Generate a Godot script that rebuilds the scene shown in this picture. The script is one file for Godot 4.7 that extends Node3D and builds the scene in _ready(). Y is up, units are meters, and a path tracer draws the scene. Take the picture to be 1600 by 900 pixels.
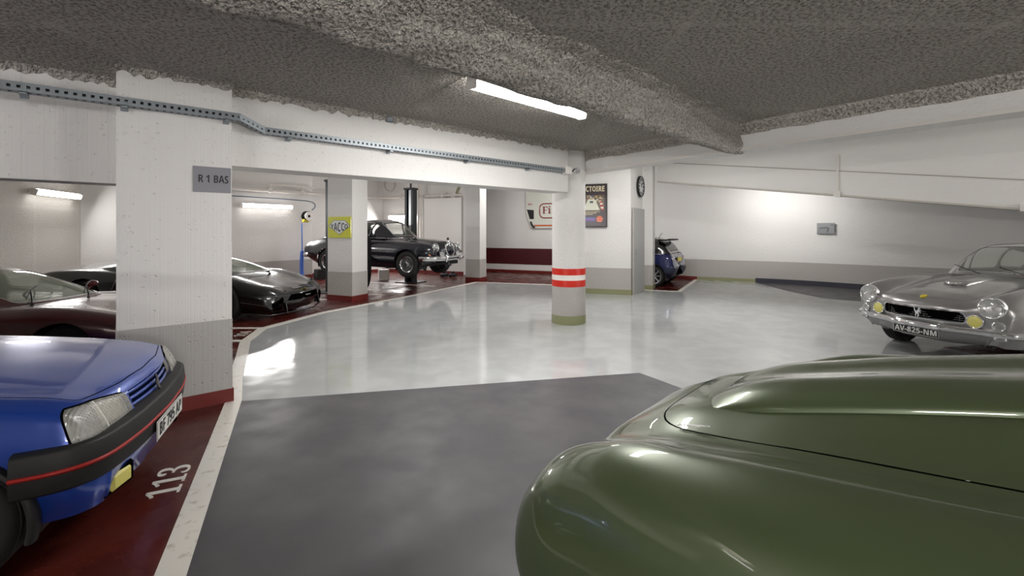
extends Node3D
# Underground garage with classic cars. Metres, y up; the camera stands at x = 0, z = 0 and looks along -z.
# Plan positions are written (x, depth) with depth = -z.

# ------------------------------------------------------------------ geometry collector
class Geo:
	var v := PackedVector3Array()
	var n := PackedVector3Array()
	var uv := PackedVector2Array()
	var ix := PackedInt32Array()

	func vert(p: Vector3, nn: Vector3, t := Vector2.ZERO) -> int:
		v.append(p); n.append(nn); uv.append(t)
		return v.size() - 1

	func face(a: int, b: int, c: int) -> void:
		var g := (v[b] - v[a]).cross(v[c] - v[a])
		if g.dot(n[a] + n[b] + n[c]) > 0.0:
			ix.append(a); ix.append(c); ix.append(b)
		else:
			ix.append(a); ix.append(b); ix.append(c)

	func tri(a: Vector3, b: Vector3, c: Vector3, out: Vector3) -> void:
		var nn := (b - a).cross(c - a).normalized()
		if nn.dot(out) < 0.0: nn = -nn
		face(vert(a, nn), vert(b, nn), vert(c, nn))

	func quad(a: Vector3, b: Vector3, c: Vector3, d: Vector3, out := Vector3.ZERO) -> void:
		var nn := (c - a).cross(d - b).normalized()
		if out != Vector3.ZERO and nn.dot(out) < 0.0: nn = -nn
		var i := vert(a, nn, Vector2(0, 0)); vert(b, nn, Vector2(1, 0)); vert(c, nn, Vector2(1, 1)); vert(d, nn, Vector2(0, 1))
		face(i, i + 1, i + 2); face(i, i + 2, i + 3)

	func box(c: Vector3, s: Vector3, bs := Basis(), bevel := 0.0) -> void:
		var h := s * 0.5
		var b := minf(bevel, minf(h.x, minf(h.y, h.z)) * 0.95)
		var ax: Array[Vector3] = [bs.x, bs.y, bs.z]
		var hh := [h.x, h.y, h.z]
		for k in 3:
			var a := ax[k]
			var p := ax[(k + 1) % 3]
			var q := ax[(k + 2) % 3]
			var hp: float = hh[(k + 1) % 3]
			var hq: float = hh[(k + 2) % 3]
			var ha: float = hh[k]
			for sg: float in [-1.0, 1.0]:
				var o: Vector3 = c + a * ha * sg
				quad(o - p * (hp - b) - q * (hq - b), o + p * (hp - b) - q * (hq - b), o + p * (hp - b) + q * (hq - b), o - p * (hp - b) + q * (hq - b), a * sg)
			if b > 0.0:
				for s1: float in [-1.0, 1.0]:
					for s2: float in [-1.0, 1.0]:
						var e1 := c + p * s1 * hp + q * s2 * (hq - b)
						var e2 := c + p * s1 * (hp - b) + q * s2 * hq
						var w := a * (ha - b)
						quad(e1 - w, e1 + w, e2 + w, e2 - w, p * s1 + q * s2)
		if b > 0.0:
			for s1: float in [-1.0, 1.0]:
				for s2: float in [-1.0, 1.0]:
					for s3: float in [-1.0, 1.0]:
						var k := c + ax[0] * s1 * h.x + ax[1] * s2 * h.y + ax[2] * s3 * h.z
						tri(k - ax[0] * s1 * b - ax[1] * s2 * b, k - ax[1] * s2 * b - ax[2] * s3 * b, k - ax[0] * s1 * b - ax[2] * s3 * b, ax[0] * s1 + ax[1] * s2 + ax[2] * s3)

	# upright prism on a plan polygon of (x, depth)
	func prism(poly: PackedVector2Array, y0: float, y1: float, caps := true) -> void:
		var m := poly.size()
		var area := 0.0
		for i in m:
			var p := poly[i]
			var q := poly[(i + 1) % m]
			area += p.x * q.y - q.x * p.y
		for i in m:
			var p := poly[i]
			var q := poly[(i + 1) % m]
			var o := Vector3(q.y - p.y, 0, q.x - p.x) * signf(area)
			quad(Vector3(p.x, y0, -p.y), Vector3(q.x, y0, -q.y), Vector3(q.x, y1, -q.y), Vector3(p.x, y1, -p.y), o)
		if caps:
			var t := Geometry2D.triangulate_polygon(poly)
			for k in range(0, t.size(), 3):
				for top in 2:
					var y := y1 if top else y0
					var a := poly[t[k]]; var b := poly[t[k + 1]]; var c := poly[t[k + 2]]
					tri(Vector3(a.x, y, -a.y), Vector3(b.x, y, -b.y), Vector3(c.x, y, -c.y), Vector3.UP if top else Vector3.DOWN)

	# extrusion of a 2D profile (u, v) along an axis; du, dv, dw are the axes
	func extrude(prof: PackedVector2Array, o: Vector3, du: Vector3, dv: Vector3, dw: Vector3, smooth := false, caps := true) -> void:
		var m := prof.size()
		var area := 0.0
		for i in m:
			area += prof[i].cross(prof[(i + 1) % m])
		var sg := signf(area)
		var ed := PackedVector2Array()
		for i in m:
			var e := (prof[(i + 1) % m] - prof[i]).normalized()
			ed.append(Vector2(e.y, -e.x) * sg)
		for i in m:
			var j := (i + 1) % m
			var n1 := ed[i]
			var n2 := ed[i]
			if smooth:
				n1 = (ed[(i + m - 1) % m] + ed[i]).normalized(); n2 = (ed[i] + ed[j]).normalized()
			var p := o + du * prof[i].x + dv * prof[i].y
			var q := o + du * prof[j].x + dv * prof[j].y
			var a := vert(p, (du * n1.x + dv * n1.y).normalized()); var b := vert(q, (du * n2.x + dv * n2.y).normalized())
			var c := vert(q + dw, n[b]); var d := vert(p + dw, n[a])
			face(a, b, c); face(a, c, d)
		if caps:
			var t := Geometry2D.triangulate_polygon(prof)
			for k in range(0, t.size(), 3):
				var a := o + du * prof[t[k]].x + dv * prof[t[k]].y
				var b := o + du * prof[t[k + 1]].x + dv * prof[t[k + 1]].y
				var c := o + du * prof[t[k + 2]].x + dv * prof[t[k + 2]].y
				tri(a, b, c, -dw); tri(a + dw, b + dw, c + dw, dw)

	# tube of radius r along a path; rx scales it across
	func tube(path: PackedVector3Array, r: float, seg := 8, caps := true, closed := false, up := Vector3(0.13, 1, 0.07), flat := 1.0) -> void:
		var m := path.size()
		var base := v.size()
		for i in m:
			var p0 := path[(i - 1 + m) % m] if (i > 0 or closed) else path[i]
			var p1 := path[(i + 1) % m] if (i < m - 1 or closed) else path[i]
			var t := (p1 - p0).normalized()
			var s := t.cross(up)
			if s.length() < 0.05: s = t.cross(Vector3(1, 0, 0.2))
			s = s.normalized()
			var u := s.cross(t)
			for k in seg:
				var a := TAU * k / seg
				var d := s * cos(a) * flat + u * sin(a)
				vert(path[i] + d * r, (s * cos(a) + u * sin(a) * flat).normalized())
		for i in (m if closed else m - 1):
			for k in seg:
				var a := base + i * seg + k
				var b := base + i * seg + (k + 1) % seg
				var c := base + ((i + 1) % m) * seg + (k + 1) % seg
				var d := base + ((i + 1) % m) * seg + k
				face(a, b, c); face(a, c, d)
		if caps and not closed:
			for e in 2:
				var i := 0 if e == 0 else m - 1
				var t := (path[1] - path[0]).normalized() * -1.0 if e == 0 else (path[m - 1] - path[m - 2]).normalized()
				var c := vert(path[i], t)
				var f := v.size()
				for k in seg:
					vert(v[base + i * seg + k], t)
				for k in seg:
					face(c, f + k, f + (k + 1) % seg)

	# lathe of (radius, height) along an axis
	func lathe(prof: PackedVector2Array, o: Vector3, axis: Vector3, seg := 24, sharp := false) -> void:
		var w := axis.normalized()
		var s := w.cross(Vector3(0.31, 0.87, 0.17)).normalized()
		var u := s.cross(w)
		var m := prof.size()
		for i in m - 1:
			var e := prof[i + 1] - prof[i]
			if e.length() < 1e-6: continue
			var n1 := Vector2(e.y, -e.x).normalized()
			var n2 := n1
			if not sharp:
				if i > 0:
					var f := prof[i] - prof[i - 1]
					var fn := Vector2(f.y, -f.x).normalized()
					if fn.dot(n1) > 0.5: n1 = (fn + n1).normalized()
				if i < m - 2:
					var f := prof[i + 2] - prof[i + 1]
					var fn := Vector2(f.y, -f.x).normalized()
					var eo := Vector2(e.y, -e.x).normalized()
					if fn.dot(eo) > 0.5: n2 = (fn + eo).normalized()
			var base := v.size()
			for k in seg + 1:
				var a := TAU * k / seg
				var d := s * cos(a) + u * sin(a)
				vert(o + d * prof[i].x + w * prof[i].y, d * n1.x + w * n1.y, Vector2(float(k) / seg, 0))
				vert(o + d * prof[i + 1].x + w * prof[i + 1].y, d * n2.x + w * n2.y, Vector2(float(k) / seg, 1))
			for k in seg:
				var a := base + k * 2
				if prof[i].x > 1e-6: face(a, a + 2, a + 1)
				if prof[i + 1].x > 1e-6: face(a + 1, a + 2, a + 3)

	func grid(pts: Array, rows: int, cols: int) -> void:     # smooth grid of points, row-major
		var base := v.size()
		for p: Vector3 in pts:
			vert(p, Vector3.ZERO)
		for i in rows - 1:
			for j in cols - 1:
				var a := base + i * cols + j
				var b := a + 1
				var c := a + cols + 1
				var d := a + cols
				var g := (v[c] - v[a]).cross(v[d] - v[b])
				for q: int in [a, b, c, d]: n[q] += g
				ix.append(a); ix.append(c); ix.append(b); ix.append(a); ix.append(d); ix.append(c)
		for q in range(base, v.size()): n[q] = n[q].normalized()

	func add(g: Geo, t := Transform3D()) -> void:
		var base := v.size()
		var flip := t.basis.determinant() < 0.0
		for i in g.v.size():
			v.append(t * g.v[i]); n.append((t.basis * g.n[i]).normalized()); uv.append(g.uv[i])
		for i in range(0, g.ix.size(), 3):
			ix.append(base + g.ix[i])
			ix.append(base + g.ix[i + (2 if flip else 1)])
			ix.append(base + g.ix[i + (1 if flip else 2)])

	func mesh(m: Material) -> ArrayMesh:
		var a := []
		a.resize(Mesh.ARRAY_MAX)
		a[Mesh.ARRAY_VERTEX] = v; a[Mesh.ARRAY_NORMAL] = n; a[Mesh.ARRAY_TEX_UV] = uv; a[Mesh.ARRAY_INDEX] = ix
		var r := ArrayMesh.new()
		if ix.size() == 0: return r
		r.add_surface_from_arrays(Mesh.PRIMITIVE_TRIANGLES, a)
		r.surface_set_material(0, m)
		return r

# ------------------------------------------------------------------ naming, labelling
var taken := {}
func numbered(called: String) -> String:
	if not taken.has(called):
		taken[called] = 0
		return called
	taken[called] += 1
	return "%s_%03d" % [called, taken[called]]

func tag(o: Node3D, label: String, category: String, group := "") -> Node3D:
	o.set_meta("label", label); o.set_meta("category", category)
	if group: o.set_meta("group", group)
	return o

func thing(called: String, label: String, category: String, at := Vector3.ZERO, turn := 0.0, group := "") -> Node3D:
	var o := Node3D.new()
	o.name = numbered(called)
	add_child(o)
	o.position = at; o.rotation.y = turn
	return tag(o, label, category, group)

func obj(called: String, g: Geo, m: Material, parent: Node3D = self, label := "") -> MeshInstance3D:
	var o := MeshInstance3D.new()
	o.name = numbered(called) if parent == self else called
	o.mesh = g.mesh(m)
	parent.add_child(o, true)
	if label: o.set_meta("label", label)
	return o

func struct(called: String, g: Geo, m: Material, label := "") -> MeshInstance3D:
	var o := obj(called, g, m)
	o.set_meta("kind", "structure")
	if label: o.set_meta("label", label)
	return o

func place(o: Node3D, parent: Node3D, called: String, t: Transform3D) -> Node3D:   # a duplicate as a part
	var r := o.duplicate() as Node3D
	r.name = called
	parent.add_child(r, true)
	r.transform = t
	return r

# ------------------------------------------------------------------ materials
func mat(hex: String, rough := 0.5, metal := 0.0, spec := 0.5) -> StandardMaterial3D:
	var m := StandardMaterial3D.new()
	m.albedo_color = Color(hex); m.roughness = rough; m.metallic = metal; m.metallic_specular = spec
	return m

func noise_tex(seed_: int, freq: float, oct := 4, size := 512, ramp: Gradient = null, kind := FastNoiseLite.TYPE_SIMPLEX_SMOOTH, gain := 0.5) -> NoiseTexture2D:
	var f := FastNoiseLite.new()
	f.seed = seed_; f.frequency = freq; f.fractal_octaves = oct; f.noise_type = kind; f.fractal_gain = gain
	var t := NoiseTexture2D.new()
	t.width = size; t.height = size; t.seamless = true; t.noise = f
	if ramp: t.color_ramp = ramp
	return t

func ramp(a: String, b: String, p0 := 0.0, p1 := 1.0) -> Gradient:
	var g := Gradient.new()
	g.offsets = PackedFloat32Array([p0, p1]); g.colors = PackedColorArray([Color(a), Color(b)])
	return g

func bumpy(m: StandardMaterial3D, t: Texture2D, cm: float, scale: Vector3) -> StandardMaterial3D:
	m.heightmap_enabled = true; m.heightmap_texture = t; m.heightmap_scale = cm
	m.uv1_triplanar = true; m.uv1_world_triplanar = true; m.uv1_scale = scale; m.uv1_triplanar_sharpness = 4.0
	return m

func glow(hex: String, e: float) -> StandardMaterial3D:
	var m := mat(hex, 0.4)
	m.emission_enabled = true; m.emission = Color(hex); m.emission_energy_multiplier = e
	return m

func glass(hex: String, alpha: float) -> StandardMaterial3D:
	var m := mat(hex, 0.03)
	m.transparency = BaseMaterial3D.TRANSPARENCY_ALPHA
	m.albedo_color.a = alpha
	return m

func paint(hex: String, metal := 0.0, rough := 0.3) -> StandardMaterial3D:
	var m := mat(hex, rough, metal)
	m.clearcoat_enabled = true; m.clearcoat = 1.0; m.clearcoat_roughness = 0.03
	return m

func text_mesh(s: String, size: float, depth: float, font := "Droid Sans", bold := true, stretch := 100) -> TextMesh:
	var f := SystemFont.new()
	f.font_names = PackedStringArray([font])
	f.font_weight = 700 if bold else 400
	f.font_stretch = stretch
	var fv := FontVariation.new()
	fv.base_font = f
	var t := TextMesh.new()
	t.text = s; t.font = fv; t.font_size = 64; t.pixel_size = size / 64.0; t.depth = depth; t.curve_step = 2.0
	return t

func lettering(s: String, size: float, m: Material, parent: Node3D, t: Transform3D, called := "lettering", font := "Droid Sans", bold := true) -> MeshInstance3D:
	var tm := text_mesh(s, size, 0.002, font, bold)
	tm.material = m
	var o := MeshInstance3D.new()
	o.name = called; o.mesh = tm
	parent.add_child(o, true)
	o.transform = t
	return o

func P(x: float, y: float, d: float) -> Vector3:
	return Vector3(x, y, -d)

func pv(a: Array) -> PackedVector2Array:       # flat list -> 2D points
	var r := PackedVector2Array()
	for i in range(0, a.size(), 2): r.append(Vector2(a[i], a[i + 1]))
	return r

func pts3(a: Array) -> PackedVector3Array:     # flat list -> 3D points
	var r := PackedVector3Array()
	for i in range(0, a.size(), 3): r.append(Vector3(a[i], a[i + 1], a[i + 2]))
	return r

func bar(a: Vector2, b: Vector2, w: float) -> PackedVector2Array:   # plan rectangle along a-b, w to its left side
	var n := (b - a).normalized().orthogonal() * w
	return PackedVector2Array([a, b, b + n, a + n])

func smooth_path(p: PackedVector3Array, k := 6, closed := false) -> PackedVector3Array:
	var r := PackedVector3Array()
	var m := p.size()
	for i in (m if closed else m - 1):
		var a := p[(i - 1 + m) % m] if (closed or i > 0) else p[i]
		var d := p[(i + 2) % m] if (closed or i < m - 2) else p[i + 1]
		for j in k:
			r.append(p[i].cubic_interpolate(p[(i + 1) % m], a, d, float(j) / k))
	if not closed: r.append(p[m - 1])
	return r

# ------------------------------------------------------------------ the setting
var M := {}

func make_materials() -> void:
	var fine := noise_tex(11, 0.035, 5, 512, null, FastNoiseLite.TYPE_SIMPLEX_SMOOTH, 0.65)
	var rough := noise_tex(5, 0.045, 6, 1024, null, FastNoiseLite.TYPE_SIMPLEX, 0.7)
	var soft := noise_tex(23, 0.008, 3, 512)
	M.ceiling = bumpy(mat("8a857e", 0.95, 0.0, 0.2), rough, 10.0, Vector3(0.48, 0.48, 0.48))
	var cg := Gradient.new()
	cg.offsets = PackedFloat32Array([0.0, 0.3, 0.42, 0.6, 1.0]); cg.colors = PackedColorArray([Color("79736b"), Color("a29b93"), Color("d0cac1"), Color("dcd6cd"), Color("e9e3da")])  # darker stops paint the shade of the pits into the spray colour
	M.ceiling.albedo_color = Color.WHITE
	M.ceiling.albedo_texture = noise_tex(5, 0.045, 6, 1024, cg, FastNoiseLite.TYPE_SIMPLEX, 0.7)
	M.white = bumpy(mat("e1dfdc", 0.5, 0.0, 0.35), fine, 0.5, Vector3(0.9, 0.9, 0.9))
	M.white_rough = bumpy(mat("dfdbd4", 0.6, 0.0, 0.35), rough, 2.0, Vector3(0.7, 0.7, 0.7))
	M.pillar = bumpy(mat("dddbd8", 0.55, 0.0, 0.3), board_texture(), 0.8, Vector3(1.0, 1.0, 1.0))
	M.grey = bumpy(mat("b3afaa", 0.5, 0.0, 0.35), fine, 0.4, Vector3(0.9, 0.9, 0.9))
	M.grey_board = bumpy(mat("b0aeab", 0.5, 0.0, 0.35), board_texture(), 0.8, Vector3(1.0, 1.0, 1.0))
	M.red_paint = mat("6b221d", 0.4)
	M.olive = mat("8d8f6a", 0.4)
	M.navy = mat("30303c", 0.4)
	M.maroon = mat("4a0d14", 0.5)
	M.stripe_red = mat("d22d1e", 0.35)
	M.stripe_white = mat("eeeae4", 0.4)
	M.floor = floor_mat("abadad", "b3b5b5", soft, 0.07, 0.12, 0.06, Vector3(0.55, 0.55, 0.55))
	M.floor_red = floor_mat("451a15", "58231c", soft, 0.16, 0.36, 0.15, Vector3(0.4, 0.4, 0.4))
	M.floor_dark = floor_mat("3d3b3f", "484548", soft, 0.42, 0.52, 0.12, Vector3(0.45, 0.45, 0.45))
	M.line = mat("d9d5cd", 0.4)
	M.line.albedo_texture = noise_tex(8, 0.02, 5, 512, ramp("d9d4cc", "ffffff", 0.1, 0.35))
	M.line.uv1_triplanar = true; M.line.uv1_world_triplanar = true
	M.galv = mat("868c90", 0.45, 0.75)
	M.pipe_white = mat("dedad4", 0.4)
	M.black = mat("141414", 0.5)
	M.rubber = mat("171717", 0.75)
	M.chrome = mat("e6e6e8", 0.06, 1.0)
	M.steel = mat("9a9ca0", 0.25, 1.0)
	M.dark_steel = mat("2b2d30", 0.4, 0.3)

func floor_mat(a: String, b: String, t: Texture2D, r0: float, r1: float, cm: float, sc: Vector3) -> StandardMaterial3D:
	var m := mat("ffffff", 1.0, 0.0, 0.5)
	m.albedo_texture = noise_tex(31, 0.006, 5, 512, ramp(a, b, 0.25, 0.7))
	m.roughness_texture = noise_tex(47, 0.01, 5, 512, ramp(Color(r0, r0, r0).to_html(false), Color(r1, r1, r1).to_html(false), 0.2, 0.8))
	m.roughness_texture_channel = BaseMaterial3D.TEXTURE_CHANNEL_RED
	return bumpy(m, t, cm, sc)

var board_tex: Texture2D
func board_texture() -> Texture2D:      # cast marks of vertical boards with small pits
	if board_tex: return board_tex
	var r := RandomNumberGenerator.new()
	r.seed = 4
	var im := Image.create(512, 512, false, Image.FORMAT_RGB8)
	var col := PackedFloat32Array()
	for x in 512: col.append(0.6 + r.randf_range(-0.05, 0.05) + (-0.12 if x % 26 < 2 else 0.0) + (0.06 if (x / 26) % 3 == 1 else 0.0))
	for x in 512:
		for y in 512:
			var q := col[x] + r.randf_range(-0.03, 0.03)
			im.set_pixel(x, y, Color(q, q, q))
	for i in 130:
		var cx := r.randi() % 512
		var cy := int(fmod(absf(r.randfn(0.5, 0.16)) * 512.0, 512.0)) if i < 80 else r.randi() % 512
		var s := r.randi_range(1, 4)
		for dx in range(-s, s + 1):
			for dy in range(-s, s + 1):
				if dx * dx + dy * dy <= s * s: im.set_pixel((cx + dx + 512) % 512, (cy + dy + 512) % 512, Color(0.05, 0.05, 0.05))
	board_tex = ImageTexture.create_from_image(im)
	return board_tex

const D1 := Vector2(0.763, 0.647)     # the main beam's direction in plan (x, depth)
const D3 := Vector2(0.42, 0.907)
const D4 := Vector2(0.907, -0.42)
func Q(s: float, n: float) -> Vector2:
	return Vector2(s * 0.763 + n * 0.647, s * 0.647 - n * 0.763)

# wall whose face runs left to right as seen from the room; its body lies behind
func wall_run(called: String, face: Array, h: float, m: Material, dado_h := 0.0, dado: Material = null, base_h := 0.0, base: Material = null, thick := 0.25) -> MeshInstance3D:
	var p := pv(face)
	var g := Geo.new(); var gd := Geo.new(); var gb := Geo.new()
	for i in p.size() - 1:
		var t := (p[i + 1] - p[i]).normalized()
		var back := Vector2(-t.y, t.x)
		g.prism(PackedVector2Array([p[i], p[i + 1], p[i + 1] + back * thick, p[i] + back * thick]), 0.0, h)
		if dado: gd.prism(PackedVector2Array([p[i] - back * 0.004, p[i + 1] - back * 0.004, p[i + 1] + back * 0.01, p[i] + back * 0.01]), 0.0, dado_h)
		if base: gb.prism(PackedVector2Array([p[i] - back * 0.012, p[i + 1] - back * 0.012, p[i + 1] + back * 0.01, p[i] + back * 0.01]), 0.0, base_h)
	var w := struct(called, g, m)
	if dado: obj("dado_paint", gd, dado, w)
	if base: obj("baseboard", gb, base, w)
	return w

func right_wall_line() -> Array:
	var r: Array = []
	for q in smooth_profile(pv([3.9, 16.5, 5.2, 15.6, 6.03, 15.0, 7.5, 14.2, 8.55, 13.5, 9.57, 12.5, 11.0, 11.1, 12.4, 9.4, 13.3, 7.0])):
		r.append(q.x); r.append(q.y)
	return r

func ribbon(g: Geo, p: PackedVector2Array, w: float, y: float) -> void:
	var m := p.size()
	var l := PackedVector2Array(); var r := PackedVector2Array()
	for i in m:
		var t := (p[mini(i + 1, m - 1)] - p[maxi(i - 1, 0)]).normalized()
		var o := Vector2(-t.y, t.x) * w * 0.5
		l.append(p[i] + o); r.append(p[i] - o)
	r.reverse()
	l.append_array(r)
	g.prism(l, 0.0, y)

func offset_pillar(poly: PackedVector2Array, d: float) -> PackedVector2Array:
	var r := Geometry2D.offset_polygon(poly, d, Geometry2D.JOIN_MITER)
	return r[0]

func square_pillar(called: String, label: String, poly: PackedVector2Array, h: float, m: Material, dado_h: float, dado: Material, base_h: float, base: Material) -> MeshInstance3D:
	var g := Geo.new()
	g.prism(poly, 0.0, h)
	var o := obj(called, g, m)
	tag(o, label, "pillar")
	if dado:
		g = Geo.new(); g.prism(offset_pillar(poly, 0.004), 0.0, dado_h); obj("dado_paint", g, dado, o, "grey painted lower part")
	if base:
		g = Geo.new(); g.prism(offset_pillar(poly, 0.014), 0.0, base_h); obj("baseboard", g, base, o)
	return o

# ragged edge of the sprayed coat running down onto a painted face
func spray_edge(parent: Node3D, a: Vector2, b: Vector2, nn: Vector2, low: float, top: float, wob: FastNoiseLite) -> void:
	var grid: Array = []
	var k := maxi(8, int(a.distance_to(b) / 0.04))
	for i in k + 1:
		var q := a.lerp(b, float(i) / k)
		var w := wob.get_noise_2d(i * 0.33 + a.x * 7.0, 4.0) * 0.05
		for e: Array in [[-0.008, low + w], [0.012, low + 0.012 + w], [0.022 + w * 0.3, low + 0.035 + w * 0.6], [0.04, top - 0.02], [0.07 + w * 0.3, top + 0.004]]:
			grid.append(P(q.x + nn.x * e[0], e[1], q.y + nn.y * e[0]))
	var g := Geo.new()
	g.grid(grid, k + 1, 5)
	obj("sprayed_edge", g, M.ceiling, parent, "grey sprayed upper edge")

func hexa(g: Geo, c: Array) -> void:    # eight corners: bottom ring of four, top ring of four
	var mid := Vector3.ZERO
	for p: Vector3 in c: mid += p / 8.0
	for f: Array in [[0, 1, 2, 3], [4, 5, 6, 7], [0, 1, 5, 4], [1, 2, 6, 5], [2, 3, 7, 6], [3, 0, 4, 7]]:
		var fc: Vector3 = (c[f[0]] + c[f[1]] + c[f[2]] + c[f[3]]) * 0.25
		g.quad(c[f[0]], c[f[1]], c[f[2]], c[f[3]], fc - mid)

func build_room() -> void:
	var g := Geo.new()
	# floor and its paint
	g.prism(pv([-14, -5, 14, -5, 14, 21.5, -14, 21.5]), -0.2, 0.0)
	var fl := struct("floor", g, M.floor)
	var path := pv([1.07, -3.5, -1.58, 2.13, -2.61, 4.32, -3.0, 5.0, -3.42, 5.83, -3.85, 6.65, -4.07, 7.5, -3.68, 8.95, -2.46, 11.28, -1.1, 14.22, 1.13, 13.55, 2.2, 13.2])
	var red := path.duplicate()
	red.append_array(pv([2.2, 20.5, -13.5, 20.5, -13.5, -3.5]))
	g = Geo.new(); g.prism(red, 0.0, 0.002); obj("red_bay_paint", g, M.floor_red, fl)
	g = Geo.new(); g.prism(pv([5.3, 12.0, 4.38, 12.07, 6.1, 15.3, 5.2, 15.7, 2.2, 16.9, 2.2, 13.2]), 0.0, 0.002)
	g = Geo.new(); g.prism(pv([3.0, 12.75, 4.38, 12.07, 6.1, 15.2, 5.2, 15.7, 2.2, 16.9, 2.2, 13.2]), 0.0, 0.0025); obj("red_bay_paint", g, M.floor_red, fl)
	g = Geo.new(); g.prism(pv([5.9, 6.3, 6.35, 4.7, 12.5, 6.0, 12.0, 7.7]), 0.0, 0.003); obj("red_bay_paint", g, M.floor_red, fl)
	g = Geo.new(); g.prism(pv([-2.55, 4.31, 1.43, 5.17, 1.77, 4.57, 4.8, -0.8, 4.8, -3.6, 1.12, -3.6, -1.56, 2.14]), 0.0, 0.003); obj("dark_ramp_paint", g, M.floor_dark, fl)
	g = Geo.new(); g.prism(pv([7.45, 14.12, 7.27, 12.04, 7.35, 10.87, 7.98, 10.29, 12.4, 8.2, 12.4, 9.6, 11.0, 11.2, 9.57, 12.5, 8.45, 13.75]), 0.0, 0.003); obj("dark_ramp_paint", g, M.floor_dark, fl)
	g = Geo.new(); ribbon(g, path, 0.135, 0.005); obj("white_line", g, M.line, fl)
	for l: Array in [[-6.4, 7.53, -4.06, 7.53], [-6.4, 6.72, -3.83, 6.66], [-9.0, 11.6, -4.2, 10.62], [3.0, 12.62, 4.38, 12.05], [4.36, 12.03, 6.12, 15.22], [-6.0, 14.9, -2.2, 13.15]]:
		g = Geo.new(); ribbon(g, pv(l), 0.11, 0.0055); obj("white_line", g, M.line, fl)
	for w: Array in [["113", -2.10, 2.76, 0.245], ["114", -4.12, 6.92, 0.22], ["115", -4.28, 9.12, 0.22]]:
		var dir := Vector2(-0.425, 0.905) if w[0] == "113" else (Vector2(-0.2, 0.98) if w[0] == "114" else Vector2(0.4, 0.916))
		var up := Vector2(-dir.y, dir.x)
		var o := P(w[1], 0.004, w[2]) + Vector3(dir.x, 0, -dir.y) * 0.2
		lettering(w[0], w[3], M.line, fl, Transform3D(Basis(Vector3(dir.x, 0, -dir.y), Vector3(up.x, 0, -up.y), Vector3.UP), o), "bay_number", "Droid Serif")

	# outer shell
	for s: Array in [["wall_front", -14, -5, 14, -4.7], ["wall_back", -14, 20.7, 14, 21.0], ["wall_side_left", -13.6, -4.8, -13.3, 20.8], ["wall_side_right", 13.3, -4.8, 13.6, 20.8]]:
		g = Geo.new(); g.prism(pv([s[1], s[2], s[3], s[2], s[3], s[4], s[1], s[4]]), 0.0, 3.9); struct(s[0], g, M.white)
	g = Geo.new(); g.prism(pv([-14, -5, 14, -5, 14, 21.2, -14, 21.2]), 3.8, 4.05); struct("ceiling_upper", g, M.white)

	# inner walls
	wall_run("wall_left", [-7.6, 3.2, -8.55, 5.9, -10.2, 10.9], 3.8, M.white_rough, 0.69, M.grey, 0.1, M.red_paint)
	wall_run("wall_rear_left", [-10.25, 10.83, -6.85, 15.8], 3.8, M.white, 0.62, M.grey, 0.1, M.red_paint)
	wall_run("wall_rear_recess", [-7.05, 16.1, -5.03, 18.0], 3.8, M.white, 0.0, null, 0.1, M.red_paint)
	wall_run("wall_rear_lift", [-5.03, 18.0, -1.74, 16.5], 3.8, M.white, 0.0, null, 0.12, M.red_paint)
	var rw := wall_run("wall_rear_red", [-1.7, 18.33, 2.6, 16.42], 3.8, M.white, 0.0, null, 0.1, M.red_paint)
	g = Geo.new(); g.prism(pv([-1.7, 18.32, 2.6, 16.41, 2.6, 16.43, -1.7, 18.34]), 0.32, 0.92); obj("maroon_band", g, M.maroon, rw)
	g = Geo.new(); g.prism(pv([1.2, 11.95, 2.93, 11.38, 3.47, 12.26, 3.2, 12.42, 2.8, 11.75, 1.3, 12.25]), 0.0, 3.8)
	var pw := struct("wall_poster", g, M.white)
	g = Geo.new(); g.prism(pv([1.2, 11.946, 2.932, 11.374, 3.0, 11.48, 2.9, 11.5, 1.2, 12.1]), 0.0, 0.66); obj("dado_paint", g, M.grey, pw)
	g = Geo.new(); g.prism(pv([1.2, 11.936, 2.936, 11.362, 3.0, 11.46, 2.9, 11.5, 1.2, 12.1]), 0.0, 0.13); obj("baseboard", g, M.olive, pw)
	var rwall := wall_run("wall_right", right_wall_line(), 3.8, M.white, 0.66, M.grey)
	var rl := pv(right_wall_line())
	for s: Array in [[5.0, 6.08, "red_paint", 0.1], [6.08, 7.5, "olive", 0.1], [7.5, 13.4, "navy", 0.135]]:
		g = Geo.new()
		for i in rl.size() - 1:
			var mx := (rl[i].x + rl[i + 1].x) * 0.5
			if mx < s[0] or mx > s[1]: continue
			var t := (rl[i + 1] - rl[i]).normalized()
			var o := Vector2(t.y, -t.x) * 0.014
			g.prism(PackedVector2Array([rl[i] + o, rl[i + 1] + o, rl[i + 1] - o, rl[i] - o]), 0.0, s[3])
		obj("baseboard", g, M[s[2]], rwall)

	# low ceiling over the lane, with its sprayed beams
	g = Geo.new()
	var cp := PackedVector2Array([Q(-9, -5.45), Q(6.3, -5.45), Q(6.3, 3.0), Q(5.0, 8), Q(-6, 8)])
	g.prism(cp, 2.95, 3.2)
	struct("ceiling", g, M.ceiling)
	# sprayed downstand beam: a rounded profile across n, run along D1
	var prof := smooth_profile(pv([-2.78, 3.0, -2.75, 2.78, -2.74, 2.63, -2.68, 2.585, -2.58, 2.6, -2.49, 2.68, -2.41, 2.8, -2.32, 2.9, -2.15, 2.96, -2.15, 3.02]))
	var g2 := Geo.new()
	var rr := RandomNumberGenerator.new(); rr.seed = 9
	var wob := FastNoiseLite.new(); wob.seed = 3; wob.frequency = 1.3; wob.fractal_octaves = 3
	var grid: Array = []
	var ns := 160
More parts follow.
